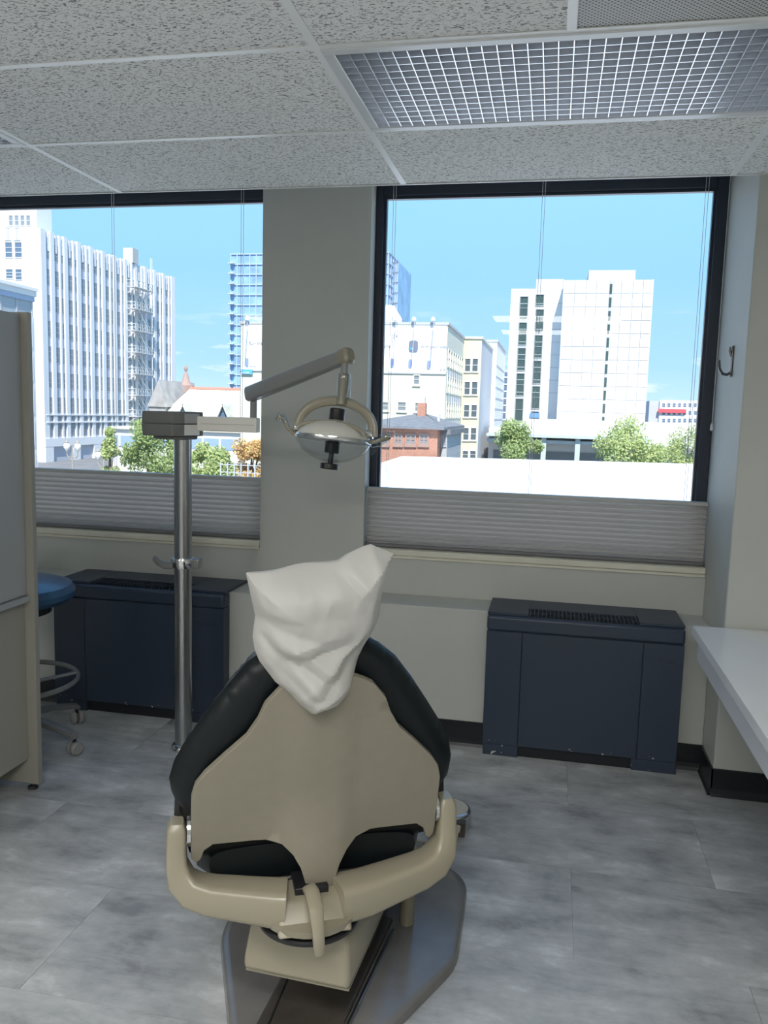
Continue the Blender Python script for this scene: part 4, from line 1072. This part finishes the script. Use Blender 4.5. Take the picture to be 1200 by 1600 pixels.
# ---- billboard building
YS = 62.
xa, xb = at(376, 600, YS).x, at(700, 503, YS).x; zt = zat(660, 503.5, YS); zs = zat(660, 582, YS); YS2 = 73.2
q = Place('billboard_building', 'cream building with a painted white billboard on its blank wall', 'building', ((xa + xb) / 2, YS + 5, GZ))
q.box('wall', W_WARM, xa, xb, YS, YS2, GZ, zt - .2)
q.box('coping', W_GREY, xa - .1, xb + .1, YS - .1, YS2, zt - .2, zt)
q.box('billboard', pm('billboard_white', (.84, .84, .85), .7), xa + .3, xb - .05, YS - .06, YS, zs, zt - .22)
q.box('lower_strip', W_GREY, xa, xb, YS - .1, YS, zs - .12, zs)
INK = (.33, .34, .36)
q.text('Run the mile', 389, 538.5, YS, 7.2, INK); q.text('iPhone', 592, 543, YS, 6.6, INK); q.text('With your watch.', 657, 543.5, YS, 6.4, INK)
q.text('WATCH', 590, 578, YS, 4.5, (.5, .5, .52))
q.text('Series', 391, 573, YS, 4, (.5, .5, .52))
def oval(px, py, w, h, mat, name, Y=YS - .07, sq=2.0, th=.05):
    p = at(px, py, Y); a, b_ = w / 2 / FPX * Y, h / 2 / FPX * Y
    pts = [(math.copysign(abs(math.cos(t)) ** (2 / sq), math.cos(t)) * a, math.copysign(abs(math.sin(t)) ** (2 / sq), math.sin(t)) * b_) for t in [2 * math.pi * i / 24 for i in range(24)]]
    return q.part(B().extr(pts, lambda u, v: (p.x + u, Y - th, p.z + v), lambda u, v: (p.x + u, Y + .01, p.z + v)), name, mat)
BLUEP = pm('print_blue', (.25, .32, .58), .7)
for px, py in ((386, 566), (613, 567), (641, 568), (670, 570)): oval(px, py, 5.6, 13.5, BLUEP, 'printed_capsule', sq=3)
oval(646, 541, 14.5, 17.5, pm('print_slate', (.18, .21, .28), .5), 'printed_watch_face', sq=4.5)
oval(643.5, 545, 6.5, 4.5, pm('print_sky', (.10, .38, .85), .5), 'printed_dial', Y=YS - .13, th=.01)
for px, py in ((616.5, 522.5), (620, 524.5), (616.3, 527)): oval(px, py, 2.8, 2.8, pm('print_taupe', (.36, .33, .31), .6), 'printed_dot')
oval(689, 576.5, 2.6, 3.6, pm('print_logo', (.5, .5, .52), .6), 'printed_logo'); oval(694, 577, 3, 1.2, MATS['print_logo'], 'printed_logo')
for px, p0, p1_ in ((619, 503, 560), (648, 503, 562), (678, 503, 563), (386.5, 503, 560)):
    a, b_ = at(px, p0, YS - .5), at(px - 4.5, p1_, YS - .5); q.part(B().bar(a, b_, .05, .05, (0, 1, 0)), 'lamp_cable', W_GREY)
    q.part(B().lathe([(.06, .0), (.17, .08), (.16, .24), (.08, .36)], 12, (a.x - .1, YS - .3, zt)), 'roof_lamp', W_WHITE)
p = at(608, 498, YS + 3); q.part(B().lathe([(1.0, -1.2), (1.05, .0), (.45, .9), (.4, 1.0)], 14, (p.x, YS + 3, p.z)), 'roof_ventilator', W_WHITE)
# pacific sign
a, b_ = at(378, 585, YS), at(395.5, 577.5, YS)
q.box('sign_plate', pm('sign_blue', (.10, .42, .62), .5), a.x, b_.x, YS - .16, YS - .1, a.z, b_.z)
o = q.text('PACIFIC', 378.6, 584, YS, 6.2, (.85, .9, .92)); o.location.y -= .12; o.scale = (.66, .66, 1)
for px0, px1, py0, py1 in ((647, 655, 587, 600), (594, 606, 629, 640), (622, 634, 629, 641), (649, 660, 630, 642)):
    a, b_ = at(px0, py1, YS), at(px1, py0, YS); q.win(a.x, b_.x, a.z, b_.z, YS, 1, 2, W_GLG, W_WARM, fw=.08, sill=True)
for k_, (p0, p1_) in enumerate(((549, 574), (591, 615), (632, 655), (672, 694), (709, 722))):
    for i in range(7):
        y_ = YS + .7 + i * 1.5
        z1, z0 = zat(702, p0 - 3, YS), zat(702, p1_ - 3, YS)
        q.winx(y_, y_ + .75, z0, z1, xb, 2, W_GLG, W_WARM, fw=.1)
        q.box('window_panel', W_GREY, xb, xb + .04, y_, y_ + .75, z0 - 1.0, z0 - .3)

# ---- yellow building
YY = 73.5
xa, xb = at(723, 600, YY).x, at(753.5, 526, YY).x; zt = zat(740, 526, YY)
q = Place('yellow_building', 'narrow pale yellow building with pairs of white sash windows', 'building', ((xa + xb) / 2, YY + 5, GZ))
q.box('wall', W_YEL, xa - 1.0, xb - .02, YY, YY + 13, GZ, zt - .2); q.box('shaded_side', W_GREY, xb - .02, xb, YY, YY + 13, GZ, zt - .2)  # thin grey skin puts the shade of the yellow side face into its colour
q.box('coping', W_WARM, xa - 1.0, xb + .1, YY - .12, YY + 13.1, zt - .2, zt)
for p0, p1_ in ((561, 580), (597, 616), (633, 651), (669, 687), (705, 716)):
    for x0, x1 in ((726.5, 735.2), (738, 747)):
        dx = -(p0 - 561) * .025
        a, b_ = at(x0 + dx, p1_, YY), at(x1 + dx, p0, YY); q.win(a.x, b_.x, a.z, b_.z, YY, 1, 2, W_GL, W_WHITE, fw=.06, sill=True)
# ---- white building behind
YV = 87.
xa, xb = at(757, 600, YV).x, at(777, 534, YV).x; zt = zat(768, 534, YV)
q = Place('white_annex', 'slim white building squeezed behind the yellow one', 'building', ((xa + xb) / 2, YV + 5, GZ))
q.box('wall', W_WHITE, xa - 4, xb, YV, YV + 15, GZ, zt)
q.box('coping', W_GREY, xa - 4, xb + .1, YV - .1, YV + 15, zt, zt + .2)
for k_ in range(8):
    z = zat(762, 570 + k_ * 17, YV); q.box('louver_window', W_GLG, xa + .2, xa + .6, YV - .05, YV, z - .8, z)
    q.box('panel_line', W_GREY, xb, xb + .04, YV, YV + 14, z - .06, z + .06)
YV2 = 150.
q = Place('grey_flats', 'distant grey apartment block glimpsed beside the white hotel', 'building', (at(790, 600, YV2).x, YV2 + 5, GZ))
xa, xb = at(783, 600, YV2).x, at(803, 600, YV2).x; zt = zat(790, 577, YV2)
q.box('wall', W_GREY, xa, xb, YV2, YV2 + 12, GZ, zt)
for k_ in range(7):
    z = zat(790, 582 + k_ * 11, YV2); q.box('balcony', W_GLB, xa + .1, xb - .1, YV2 - .4, YV2, z - .7, z); q.box('railing', W_WHITE, xa + .1, xb - .1, YV2 - .5, YV2 - .4, z - 1.0, z - .75)

# ---- brick house
YH = 46.
xa, xb = at(560, 700, YH).x, at(684, 672, YH).x; ze = zat(640, 670, YH); zrg = zat(600, 643, YH + 5)
def brick_mat():
    m = pm('red_brick', (.45, .20, .13), .9); t = m.node_tree; b_ = t.nodes['Principled BSDF']
    tc = t.nodes.new('ShaderNodeTexCoord'); mp = t.nodes.new('ShaderNodeMapping'); mp.inputs['Rotation'].default_value = (R(90), 0, 0)
    t.links.new(tc.outputs['Object'], mp.inputs['Vector'])
    br = t.nodes.new('ShaderNodeTexBrick'); br.inputs['Scale'].default_value = 4; br.inputs['Color1'].default_value = (.50, .23, .15, 1); br.inputs['Color2'].default_value = (.40, .17, .11, 1); br.inputs['Mortar'].default_value = (.5, .42, .36, 1); br.inputs['Mortar Size'].default_value = .015
    t.links.new(mp.outputs[0], br.inputs['Vector']); t.links.new(br.outputs[0], b_.inputs['Base Color']); return m
W_BRICK = brick_mat()
q = Place('brick_house', 'red brick house with a grey hipped roof and chimney', 'house', ((xa + xb) / 2, YH + 5, GZ))
q.box('wall', W_BRICK, xa, xb, YH, YH + 10, GZ, ze)
xm0, xm1 = xa + 3, at(660, 645, YH + 5).x
rf = B().add([(xa - .4, YH - .4, ze), (xb + .4, YH - .4, ze), (xb + .4, YH + 10.4, ze), (xa - .4, YH + 10.4, ze), (xm0, YH + 5, zrg), (xm1, YH + 5, zrg), (xa - .4, YH - .4, ze + .15), (xb + .4, YH - .4, ze + .15), (xb + .4, YH + 10.4, ze + .15), (xa - .4, YH + 10.4, ze + .15)],
            [(3, 2, 1, 0), (0, 1, 7, 6), (1, 2, 8, 7), (2, 3, 9, 8), (3, 0, 6, 9), (6, 7, 5, 4), (7, 8, 5), (8, 9, 4, 5), (9, 6, 4)])
rfo = q.part(rf, 'roof', W_ROOFG)
p = at(660, 652, YH + 4); q.box('chimney', W_BRICK, p.x - .25, p.x + .25, YH + 3.5, YH + 4.0, ze + .5, zat(660, 630, YH + 4)); z = zat(660, 630, YH + 4); q.box('chimney_cap', W_GREY, p.x - .18, p.x + .18, YH + 3.6, YH + 3.9, z, z + .35)
p = at(685, 660, YH + 3); q.box('flue', W_GREY, p.x - .08, p.x + .08, YH + 3, YH + 3.2, ze, ze + .9)
for px0, px1 in ((618, 627), (635.5, 648), (657, 668), (596, 606)):
    a, b_ = at(px0, 693, YH), at(px1, 680, YH); q.win(a.x, b_.x, a.z, b_.z, YH, 2, 2, W_GLG, pm('window_red', (.36, .24, .2), .7), fw=.09, sill=True)
xs2 = at(699, 672, YH + 1.5).x
q.box('siding_wing', vary(pm('siding_grey', (.45, .47, .49), .8), 1, .1, stretch=(.1, .1, 9)), xb + .02, xs2, YH + 1.5, YH + 9, GZ, ze - .3)
q.part(B().prism([(xb + .02, YH + 1.3), (xs2 + .2, YH + 1.3), (xs2 + .2, YH + 9), (xb + .02, YH + 9)], ze - .3, ze), 'wing_roof', W_ROOFG)
for px0 in (686.5, 694):
    a, b_ = at(px0, 697, YH + 1.5), at(px0 + 3, 678, YH + 1.5); q.win(a.x, b_.x, a.z, b_.z, YH + 1.5, 1, 2, W_GLG, W_GREY, fw=.05)

# ---- hotel tower
YR, YQ = 108., 112.
q = Place('hotel_tower', 'white hotel tower with stacked dark windows and panelled side', 'building', (at(910, 600, YR).x, YR + 8, GZ))
xa, xb, xc = at(799, 452, YQ).x, at(881, 437, YR).x, at(1022, 437, YR).x
zl, zt = zat(840, 451, YQ), zat(950, 436.5, YR)
W_HOT = vary(pm('hotel_white', (.76, .76, .75), .7), .12, .02)
q.box('wing', W_HOT, xa, xb + .5, YQ, YQ + 18, GZ, zl); q.box('core', W_GREY, xb + .1, xc - .1, YR + .12, YR + 22, GZ, zt - .1); q.box('core_side', W_HOT, xb, xb + .1, YR + .1, YR + 22, GZ, zt)
q.box('core_side', W_HOT, xc - .1, xc, YR + .1, YR + 22, GZ, zt)
q.box('roof_plant', W_STRUCT, at(838, 440, YQ + 4).x, at(880, 440, YQ + 4).x, YQ + 4, YQ + 10, zl, zat(850, 436, YQ + 4))
q.box('roof_plant', W_STRUCT, at(920, 430, YR + 4).x, at(993, 430, YR + 4).x, YR + 4, YR + 12, zt - .2, zat(950, 422, YR + 4))
# wing windows: two stacks
rise = (zat(820, 463, YQ) - zat(818, 650, YQ)) / 4.7
def stack(px, wpx, py0, n, tail=False):
    p = at(px, py0, YQ); w = wpx / FPX * YQ; z = p.z
    for k_ in range(n):
        q.win(p.x, p.x + w, z - rise * k_ - rise * .86, z - rise * k_, YQ, 1, 2, W_GREEN, pm('alu_frame', (.35, .37, .37), .5), fw=.10, out=.12)
stack(813.5, 11, 464, 5); 
p = at(838, 461, YQ); w = 11 / FPX * YQ
q.win(p.x, p.x + w, zat(838, 477, YQ), p.z, YQ, 1, 1, W_GREEN, MATS['alu_frame'], fw=.10, out=.12)
stack(838, 11, 484, 5)
for k_ in range(1, 10):
    z = zt - k_ * (zt - zat(950, 650, YR)) / 10.2
    q.box('joint_strip', W_STRUCT, xa, xb, YQ - .02, YQ, z - .05 + .9, z + .02 + .9)
# panels
colpx = [(882, 899), (899.5, 917), (917.5, 933), (933.5, 953), (960, 972), (972.5, 990), (990.5, 1006), (1006.5, 1022.5)]
nr = 13; ph = (zt - zat(950, 665, YR)) / 11
cache = {}
for a_, c_ in colpx:
    x0, x1 = at(a_, 437, YR).x, at(c_, 437, YR).x
    w = x1 - x0 - .08; key = round(w, 2)
    if key not in cache: cache[key] = B().box(0, w, 0, .12, 0, ph - .08).mesh('facade_panel', W_HOT)
    for k_ in range(nr):
        o = link('facade_panel', cache[key], q.r); o.location = Vector((x0, YR, zt - ph * (k_ + 1))) + q.o
x0, x1 = at(954, 437, YR).x, at(959.5, 437, YR).x
q.box('slot_recess', W_STRUCT, x0 - .02, x1 + .02, YR + .05, YR + .14, GZ, zt)
for k_ in range(11):
    q.box('slot_window', W_GREEN, x0 - .02, x0 + .26, YR - .0, YR + .06, zt - ph * (k_ + 1) - .1, zt - ph * (k_ + 1) + ph * .66)
p = at(827, 671, YQ)
q.box('annex', W_HOT, at(828, 660, 104).x, xc + 1, 100, YR - .1, GZ, zat(850, 655, 100))
q.box('blue_door', pm('bin_blue', (.16, .32, .60), .5), at(828, 652, YQ - .2).x, at(843, 652, YQ - .2).x, YQ - .3, YQ, zat(835, 653, YQ), zat(835, 645, YQ))

# ---- low canopy building between the trees
YP = 78.
q = Place('canopy_building', 'low white building with a long grey-blue canopy between the trees', 'building', (at(870, 690, YP).x, YP + 4, GZ))
xa, xb = at(762, 690, YP).x, at(1012, 690, YP).x
q.box('wall', W_HOT, xa, xb, YP + 1, YP + 9, GZ, zat(880, 672, YP))
W_CAN = pm('canopy_blue', (.50, .57, .60), .5)
q.box('canopy', W_CAN, xa, xb, YP - 2, YP + 1, zat(880, 684, YP), zat(880, 680, YP)); q.box('canopy', W_CAN, xa, xb, YP - 1.4, YP + 1, zat(880, 693, YP), zat(880, 688, YP))
q.box('shop_front', W_GLG, xa + .5, xb - .5, YP + .9, YP + 1, GZ, zat(880, 707, YP))
for px in (800, 850, 902, 955): x = at(px, 690, YP).x; q.box('canopy_post', W_CAN, x - .22, x + .22, YP - 1.6, YP - 1.2, GZ, zat(880, 680, YP))

# ---- far block with a red stripe
YZ = 260.
xa, xb = at(1014, 640, YZ).x, at(1094, 640, YZ).x
q = Place('red_stripe_flats', 'distant grey flats with a red stripe beyond the trees', 'building', ((xa + xb) / 2, YZ + 8, GZ))
zt = zat(1050, 627, YZ); q.box('wall', W_GREY, xa, xb, YZ, YZ + 20, GZ, zt); q.box('white_facade', W_WHITE, at(1030, 640, YZ).x, xb, YZ - .6, YZ, GZ, zt + .3)
q.box('red_stripe', pm('stripe_red', (.75, .10, .12), .6), at(1028, 640, YZ).x, at(1071, 640, YZ).x, YZ - 1.4, YZ - .6, zat(1050, 645, YZ), zat(1050, 639, YZ))
for r_ in range(3):
    for k_ in range(7):
        a = at(1034 + k_ * 8.2, 636 + r_ * 12, YZ); q.win(a.x, a.x + .85, a.z, a.z + 1.1, YZ - .6, 1, 2, W_GLB, W_WHITE, fw=.1)

# ---- church with a tiled ridge
YK = 96.
q = Place('stone_church', 'pale slate roofed church with dormers and an orange tiled ridge', 'church', (at(320, 650, YK).x, YK + 6, GZ))
W_SLATE = vary(pm('pale_slate', (.62, .62, .52), .9), .9, .16, stretch=(1, 1, 3))
W_STONE = vary(pm('church_stone', (.40, .38, .36), .9), .8, .2)
ze, zg = zat(320, 662, YK - 4), zat(320, 608, YK + 3)
xa, xb = at(268, 660, YK).x, at(392, 660, YK).x
dxx = at(282, 606, YK + 3).x - at(270, 650, YK - 4).x
q.box('wall', W_STONE, xa, xb, YK - 3.6, YK + 9, GZ, ze)
q.part(B().add([(xa - .4, YK - 4, ze), (xb, YK - 4, ze), (xb, YK + 10, ze), (xa - .4, YK + 10, ze), (xa + 1.1, YK + 3, zg), (xb, YK + 3, zg)], [(3, 2, 1, 0), (0, 1, 5, 4), (1, 2, 5), (2, 3, 4, 5), (3, 0, 4)]), 'roof', W_SLATE)
tm = B().lathe([(.001, .22), (.2, .1), (.22, -.15), (.001, -.2)], 8).mesh('ridge_tile', pm('ridge_orange', (.66, .28, .20), .8))
xr0 = xa + 1.1
for i in range(int((xb - xr0) / .48)):
    o = link('ridge_tile', tm, q.r); o.location = Vector((xr0 + .24 + i * .48, YK + 3, zg + .12)) + q.o
q.part(B().prism([(xr0, YK + 2.85), (xb, YK + 2.85), (xb, YK + 3.15), (xr0, YK + 3.15)], zg - .05, zg + .12), 'ridge_base', MATS['ridge_orange'])
p = at(290.5, 606, YK + 5)
q.part(B().lathe([(1.0, -.6), (1.0, .3), (.55, .8), (.3, 1.7), (.12, 2.1), (.26, 2.4), (.2, 2.7), (.02, 3.0)], 10, (p.x, YK + 5, p.z)), 'finial_turret', pm('turret_brown', (.40, .28, .24), .8), smooth=True)
for px in (291, 353):
    dx_, dz_, dy_ = 0, 0, YK - 3.9
    a, b_, c = at(px - 13 + 0, 655, dy_), at(px + 7, 655, dy_), at(px - 2, 630, dy_)
    m_ = (a.x + b_.x) / 2; zb = at(px, 657, dy_).z; zc = at(px, 633, dy_).z; hw = (b_.x - a.x) / 2
    g_ = q.part(B().add([(m_ - hw, dy_, zb), (m_ + hw, dy_, zb), (m_, dy_, zc), (m_ - hw, dy_ + 4.5, zb), (m_ + hw, dy_ + 4.5, zb), (m_, dy_ + 4.5, zc)], [(0, 1, 2), (5, 4, 3), (0, 3, 4, 1), (0, 2, 5, 3), (1, 4, 5, 2)]), 'dormer', W_STONE)
    q.part(B().bar((m_ - hw * 1.15, dy_ + 1.6, zb - .1), (m_, dy_ + 1.6, zc + .1), 4.2, .16, (0, 0, 1)), 'dormer_roof', W_SLATE); q.part(B().bar((m_, dy_ + 1.6, zc + .1), (m_ + hw * 1.15, dy_ + 1.6, zb - .1), 4.2, .16, (0, 0, 1)), 'dormer_roof', W_SLATE)
    q.part(B().lathe([(.01, 0), (.62, 0), (.62, .12), (.5, .12), (.48, .04), (.01, .04)], 16, (m_, dy_ - .02, zb + (zc - zb) * .33), (0, -1, 0)), 'rose_window', [W_GLB])
q.box('gable_wing', W_STONE, xa - 2.0, xa + .2, YK - 2, YK + 8, GZ, zg - 2.2)
q.part(B().add([(xa - 2.2, YK - 2.2, zg - 2.4), (xa + .5, YK - 2.2, zg - 2.4), (xa - .6, YK - 2.2, zg + .9), (xa - 2.2, YK + 8, zg - 2.4), (xa + .5, YK + 8, zg - 2.4), (xa - .6, YK + 8, zg + .9)], [(0, 1, 2), (5, 4, 3), (0, 3, 4, 1), (0, 2, 5, 3), (1, 4, 5, 2)]), 'gable', W_STONE)

# ---- low white row in front of the church
YJ = 70.
q = Place('white_shed_row', 'low white flat building with blue glazing before the church', 'building', (at(330, 690, YJ).x, YJ + 3, GZ))
xa, xb = at(175, 690, YJ).x, at(412, 690, YJ).x
q.box('wall', W_WHITE, xa, xb, YJ, YJ + 7, GZ, zat(330, 673, YJ)); q.box('roof_edge', W_WARM, xa - .2, xb + .2, YJ - .3, YJ + 7, zat(330, 675, YJ), zat(330, 671, YJ))
q.box('glazing', pm('glazing_blue', (.30, .42, .60), .3), xa + .3, xb - .3, YJ - .06, YJ, zat(330, 702, YJ), zat(330, 685, YJ))
for i in range(9): x = xa + (xb - xa) * (i + .5) / 9; q.box('mullion', W_WHITE, x - .09, x + .09, YJ - .12, YJ, zat(330, 702, YJ), zat(330, 685, YJ))

# ---- street lamps
def lamp(px, py, Y, hpx, label):
    p = at(px, py, Y); k = hpx / FPX * Y / 20.
    q = Place('street_lamp', label, 'street lamp', (p.x, Y, GZ), 'twin-globe street lamps')
    M_i = pm('lamp_iron', (.34, .32, .29), .6); M_g = pm('lamp_globe', (.78, .78, .76), .3)
    zt_ = p.z
    q.part(B().tube([(p.x, Y, GZ), (p.x, Y, GZ + .6), (p.x, Y, zt_ - .3), (p.x, Y, zt_ + .5)], [.2, .13, .08, .05], 10), 'post', M_i, smooth=True)
    for sg in (-1, 1):
        q.part(B().tube([(p.x, Y, zt_ - .5), (p.x + sg * .3, Y, zt_ - .62), (p.x + sg * .5, Y, zt_ - .4), (p.x + sg * .5, Y, zt_ - .05)], .045, 8), 'arm', M_i, smooth=True)
        g = q.part(B().lathe([(.07, -.1), (.13, 0), (.27, .22), (.28, .42), (.16, .62), (.1, .66)], 14, (p.x + sg * .5, Y, zt_)), 'globe', M_g, smooth=True)
        q.part(B().lathe([(.17, .62), (.19, .68), (.06, .84), (.02, 1.0)], 12, (p.x + sg * .5, Y, zt_)), 'globe_cap', M_i, smooth=True)
lamp(113, 704, 62., 20, 'twin-globe street lamp in front of the ribbed office building')
lamp(162, 718, 62., 20, 'twin-globe street lamp half hidden by the slim green tree')

# ---- fence
q = Place('railing_fence', 'thin grey railing fence beneath the autumn tree', 'fence', (at(375, 735, 36.).x, 36, GZ))
a, b_ = at(345, 735, 36.), at(420, 735, 36.); zt_ = zat(380, 727, 36.)
for zz in (zt_, zt_ - .35, zt_ - .7): q.part(B().bar((a.x, 36, zz), (b_.x, 36, zz), .05, .04), 'rail', W_GREY)
for i in range(8): x = a.x + (b_.x - a.x) * i / 7; q.part(B().bar((x, 36, GZ), (x, 36, zt_ + .1), .06, .06, (0, 1, 0)), 'post', W_GREY)

# ---- trees
def leaf_mat(name, c1, c2):
    m = bpy.data.materials.new(name); m.use_nodes = True; t = m.node_tree; t.nodes.clear()
    g = t.nodes.new('ShaderNodeNewGeometry'); r = t.nodes.new('ShaderNodeValToRGB'); r.color_ramp.elements[0].color = (*c1, 1); r.color_ramp.elements[1].color = (*c2, 1)
    t.links.new(g.outputs['Random Per Island'], r.inputs[0])
    d = t.nodes.new('ShaderNodeBsdfDiffuse'); tr = t.nodes.new('ShaderNodeBsdfTranslucent'); mx = t.nodes.new('ShaderNodeMixShader'); mx.inputs[0].default_value = .35; o = t.nodes.new('ShaderNodeOutputMaterial')
    t.links.new(r.outputs[0], d.inputs[0]); t.links.new(r.outputs[0], tr.inputs[0]); t.links.new(d.outputs[0], mx.inputs[1]); t.links.new(tr.outputs[0], mx.inputs[2]); t.links.new(mx.outputs[0], o.inputs[0]); return m
L_G = leaf_mat('leaf_green', (.26, .36, .14), (.48, .56, .26)); L_Y = leaf_mat('leaf_light', (.36, .46, .18), (.60, .64, .32)); L_O = leaf_mat('leaf_autumn', (.62, .32, .20), (.78, .68, .28))
W_BARK = vary(pm('bark', (.16, .12, .09), .9), 4, .2)
def tree(px, ptop, Y, wpx, label, mat, seed, shape='round', n=9000, zc=None, leaf=.10):
    p = at(px, ptop, Y); top = p.z; H = top - GZ; w = wpx / FPX * Y / 2 * 1.12
    q = Place('street_tree', label, 'tree', (p.x, Y, GZ), 'street trees')
    rr = random.Random(seed); zb = GZ + H * (.30 if shape == 'round' else .15)
    q.part(B().tube([(p.x, Y, GZ), (p.x + .05, Y, GZ + H * .3), (p.x - .05, Y, GZ + H * .6), (p.x, Y, top - H * .12)], [.2, .16, .1, .03], 8), 'trunk', W_BARK, smooth=True)
    blobs = []
    for i in range(26):
        t = rr.random(); a = rr.random() * 2 * math.pi
        if shape == 'round': rad = w * math.sqrt(max(.02, 1 - (2 * t - 1) ** 2)) * .78; z = zb + (top - zb) * (.06 + .84 * t)
        else: rad = w * (1 - t) ** .8 * .8; z = zb + (top - zb) * t * .93
        rad *= math.sqrt(rr.random())
        blobs.append((p.x + rad * math.cos(a), Y + rad * math.sin(a), z, w * rr.uniform(.22, .40)))
    for bx_, by_, bz_, br_ in blobs[:9]:
        q.part(B().tube([(p.x, Y, zb + (bz_ - zb) * .45), (bx_, by_, bz_)], [.06, .015], 5), 'branch', W_BARK)
    vs = []; fs = []
    for i in range(n):
        bx_, by_, bz_, br_ = blobs[rr.randrange(26)]
        d_ = Vector((rr.gauss(0, 1), rr.gauss(0, 1), rr.gauss(0, .85))); d_ = d_.normalized() * br_ * rr.random() ** .45
        c = Vector((bx_, by_, bz_)) + d_; u = Vector((rr.gauss(0, 1), rr.gauss(0, 1), rr.gauss(0, 1))).normalized(); v = u.orthogonal().normalized() * leaf * rr.uniform(.5, 1); u = u * leaf * rr.uniform(.7, 1.3)
        k_ = len(vs); vs += [c - u, c + v * .7, c + u, c - v * .7]; fs.append((k_, k_ + 1, k_ + 2, k_ + 3))
    o = q.part(B().add(vs, fs), 'foliage', mat); o['kind'] = 'stuff'
tree(172, 664, 48., 58, 'slim light green tree before the ribbed office building', L_Y, 1, 'cone', 6500)
tree(238, 652, 50., 108, 'leafy green tree just beyond the light post', L_G, 2)
tree(325, 688, 44., 92, 'small pale green tree between the light post and the autumn tree', L_Y, 3)
tree(394, 681, 52., 76, 'tree with yellow and red autumn leaves before the church', L_O, 4)
tree(806, 652, 56., 92, 'green tree standing before the yellow building', L_G, 5)
tree(985, 655, 52., 120, 'broad light green tree below the hotel corner', L_Y, 6, n=12000)
tree(1078, 662, 62., 100, 'light green tree in front of the red striped flats', L_Y, 7)
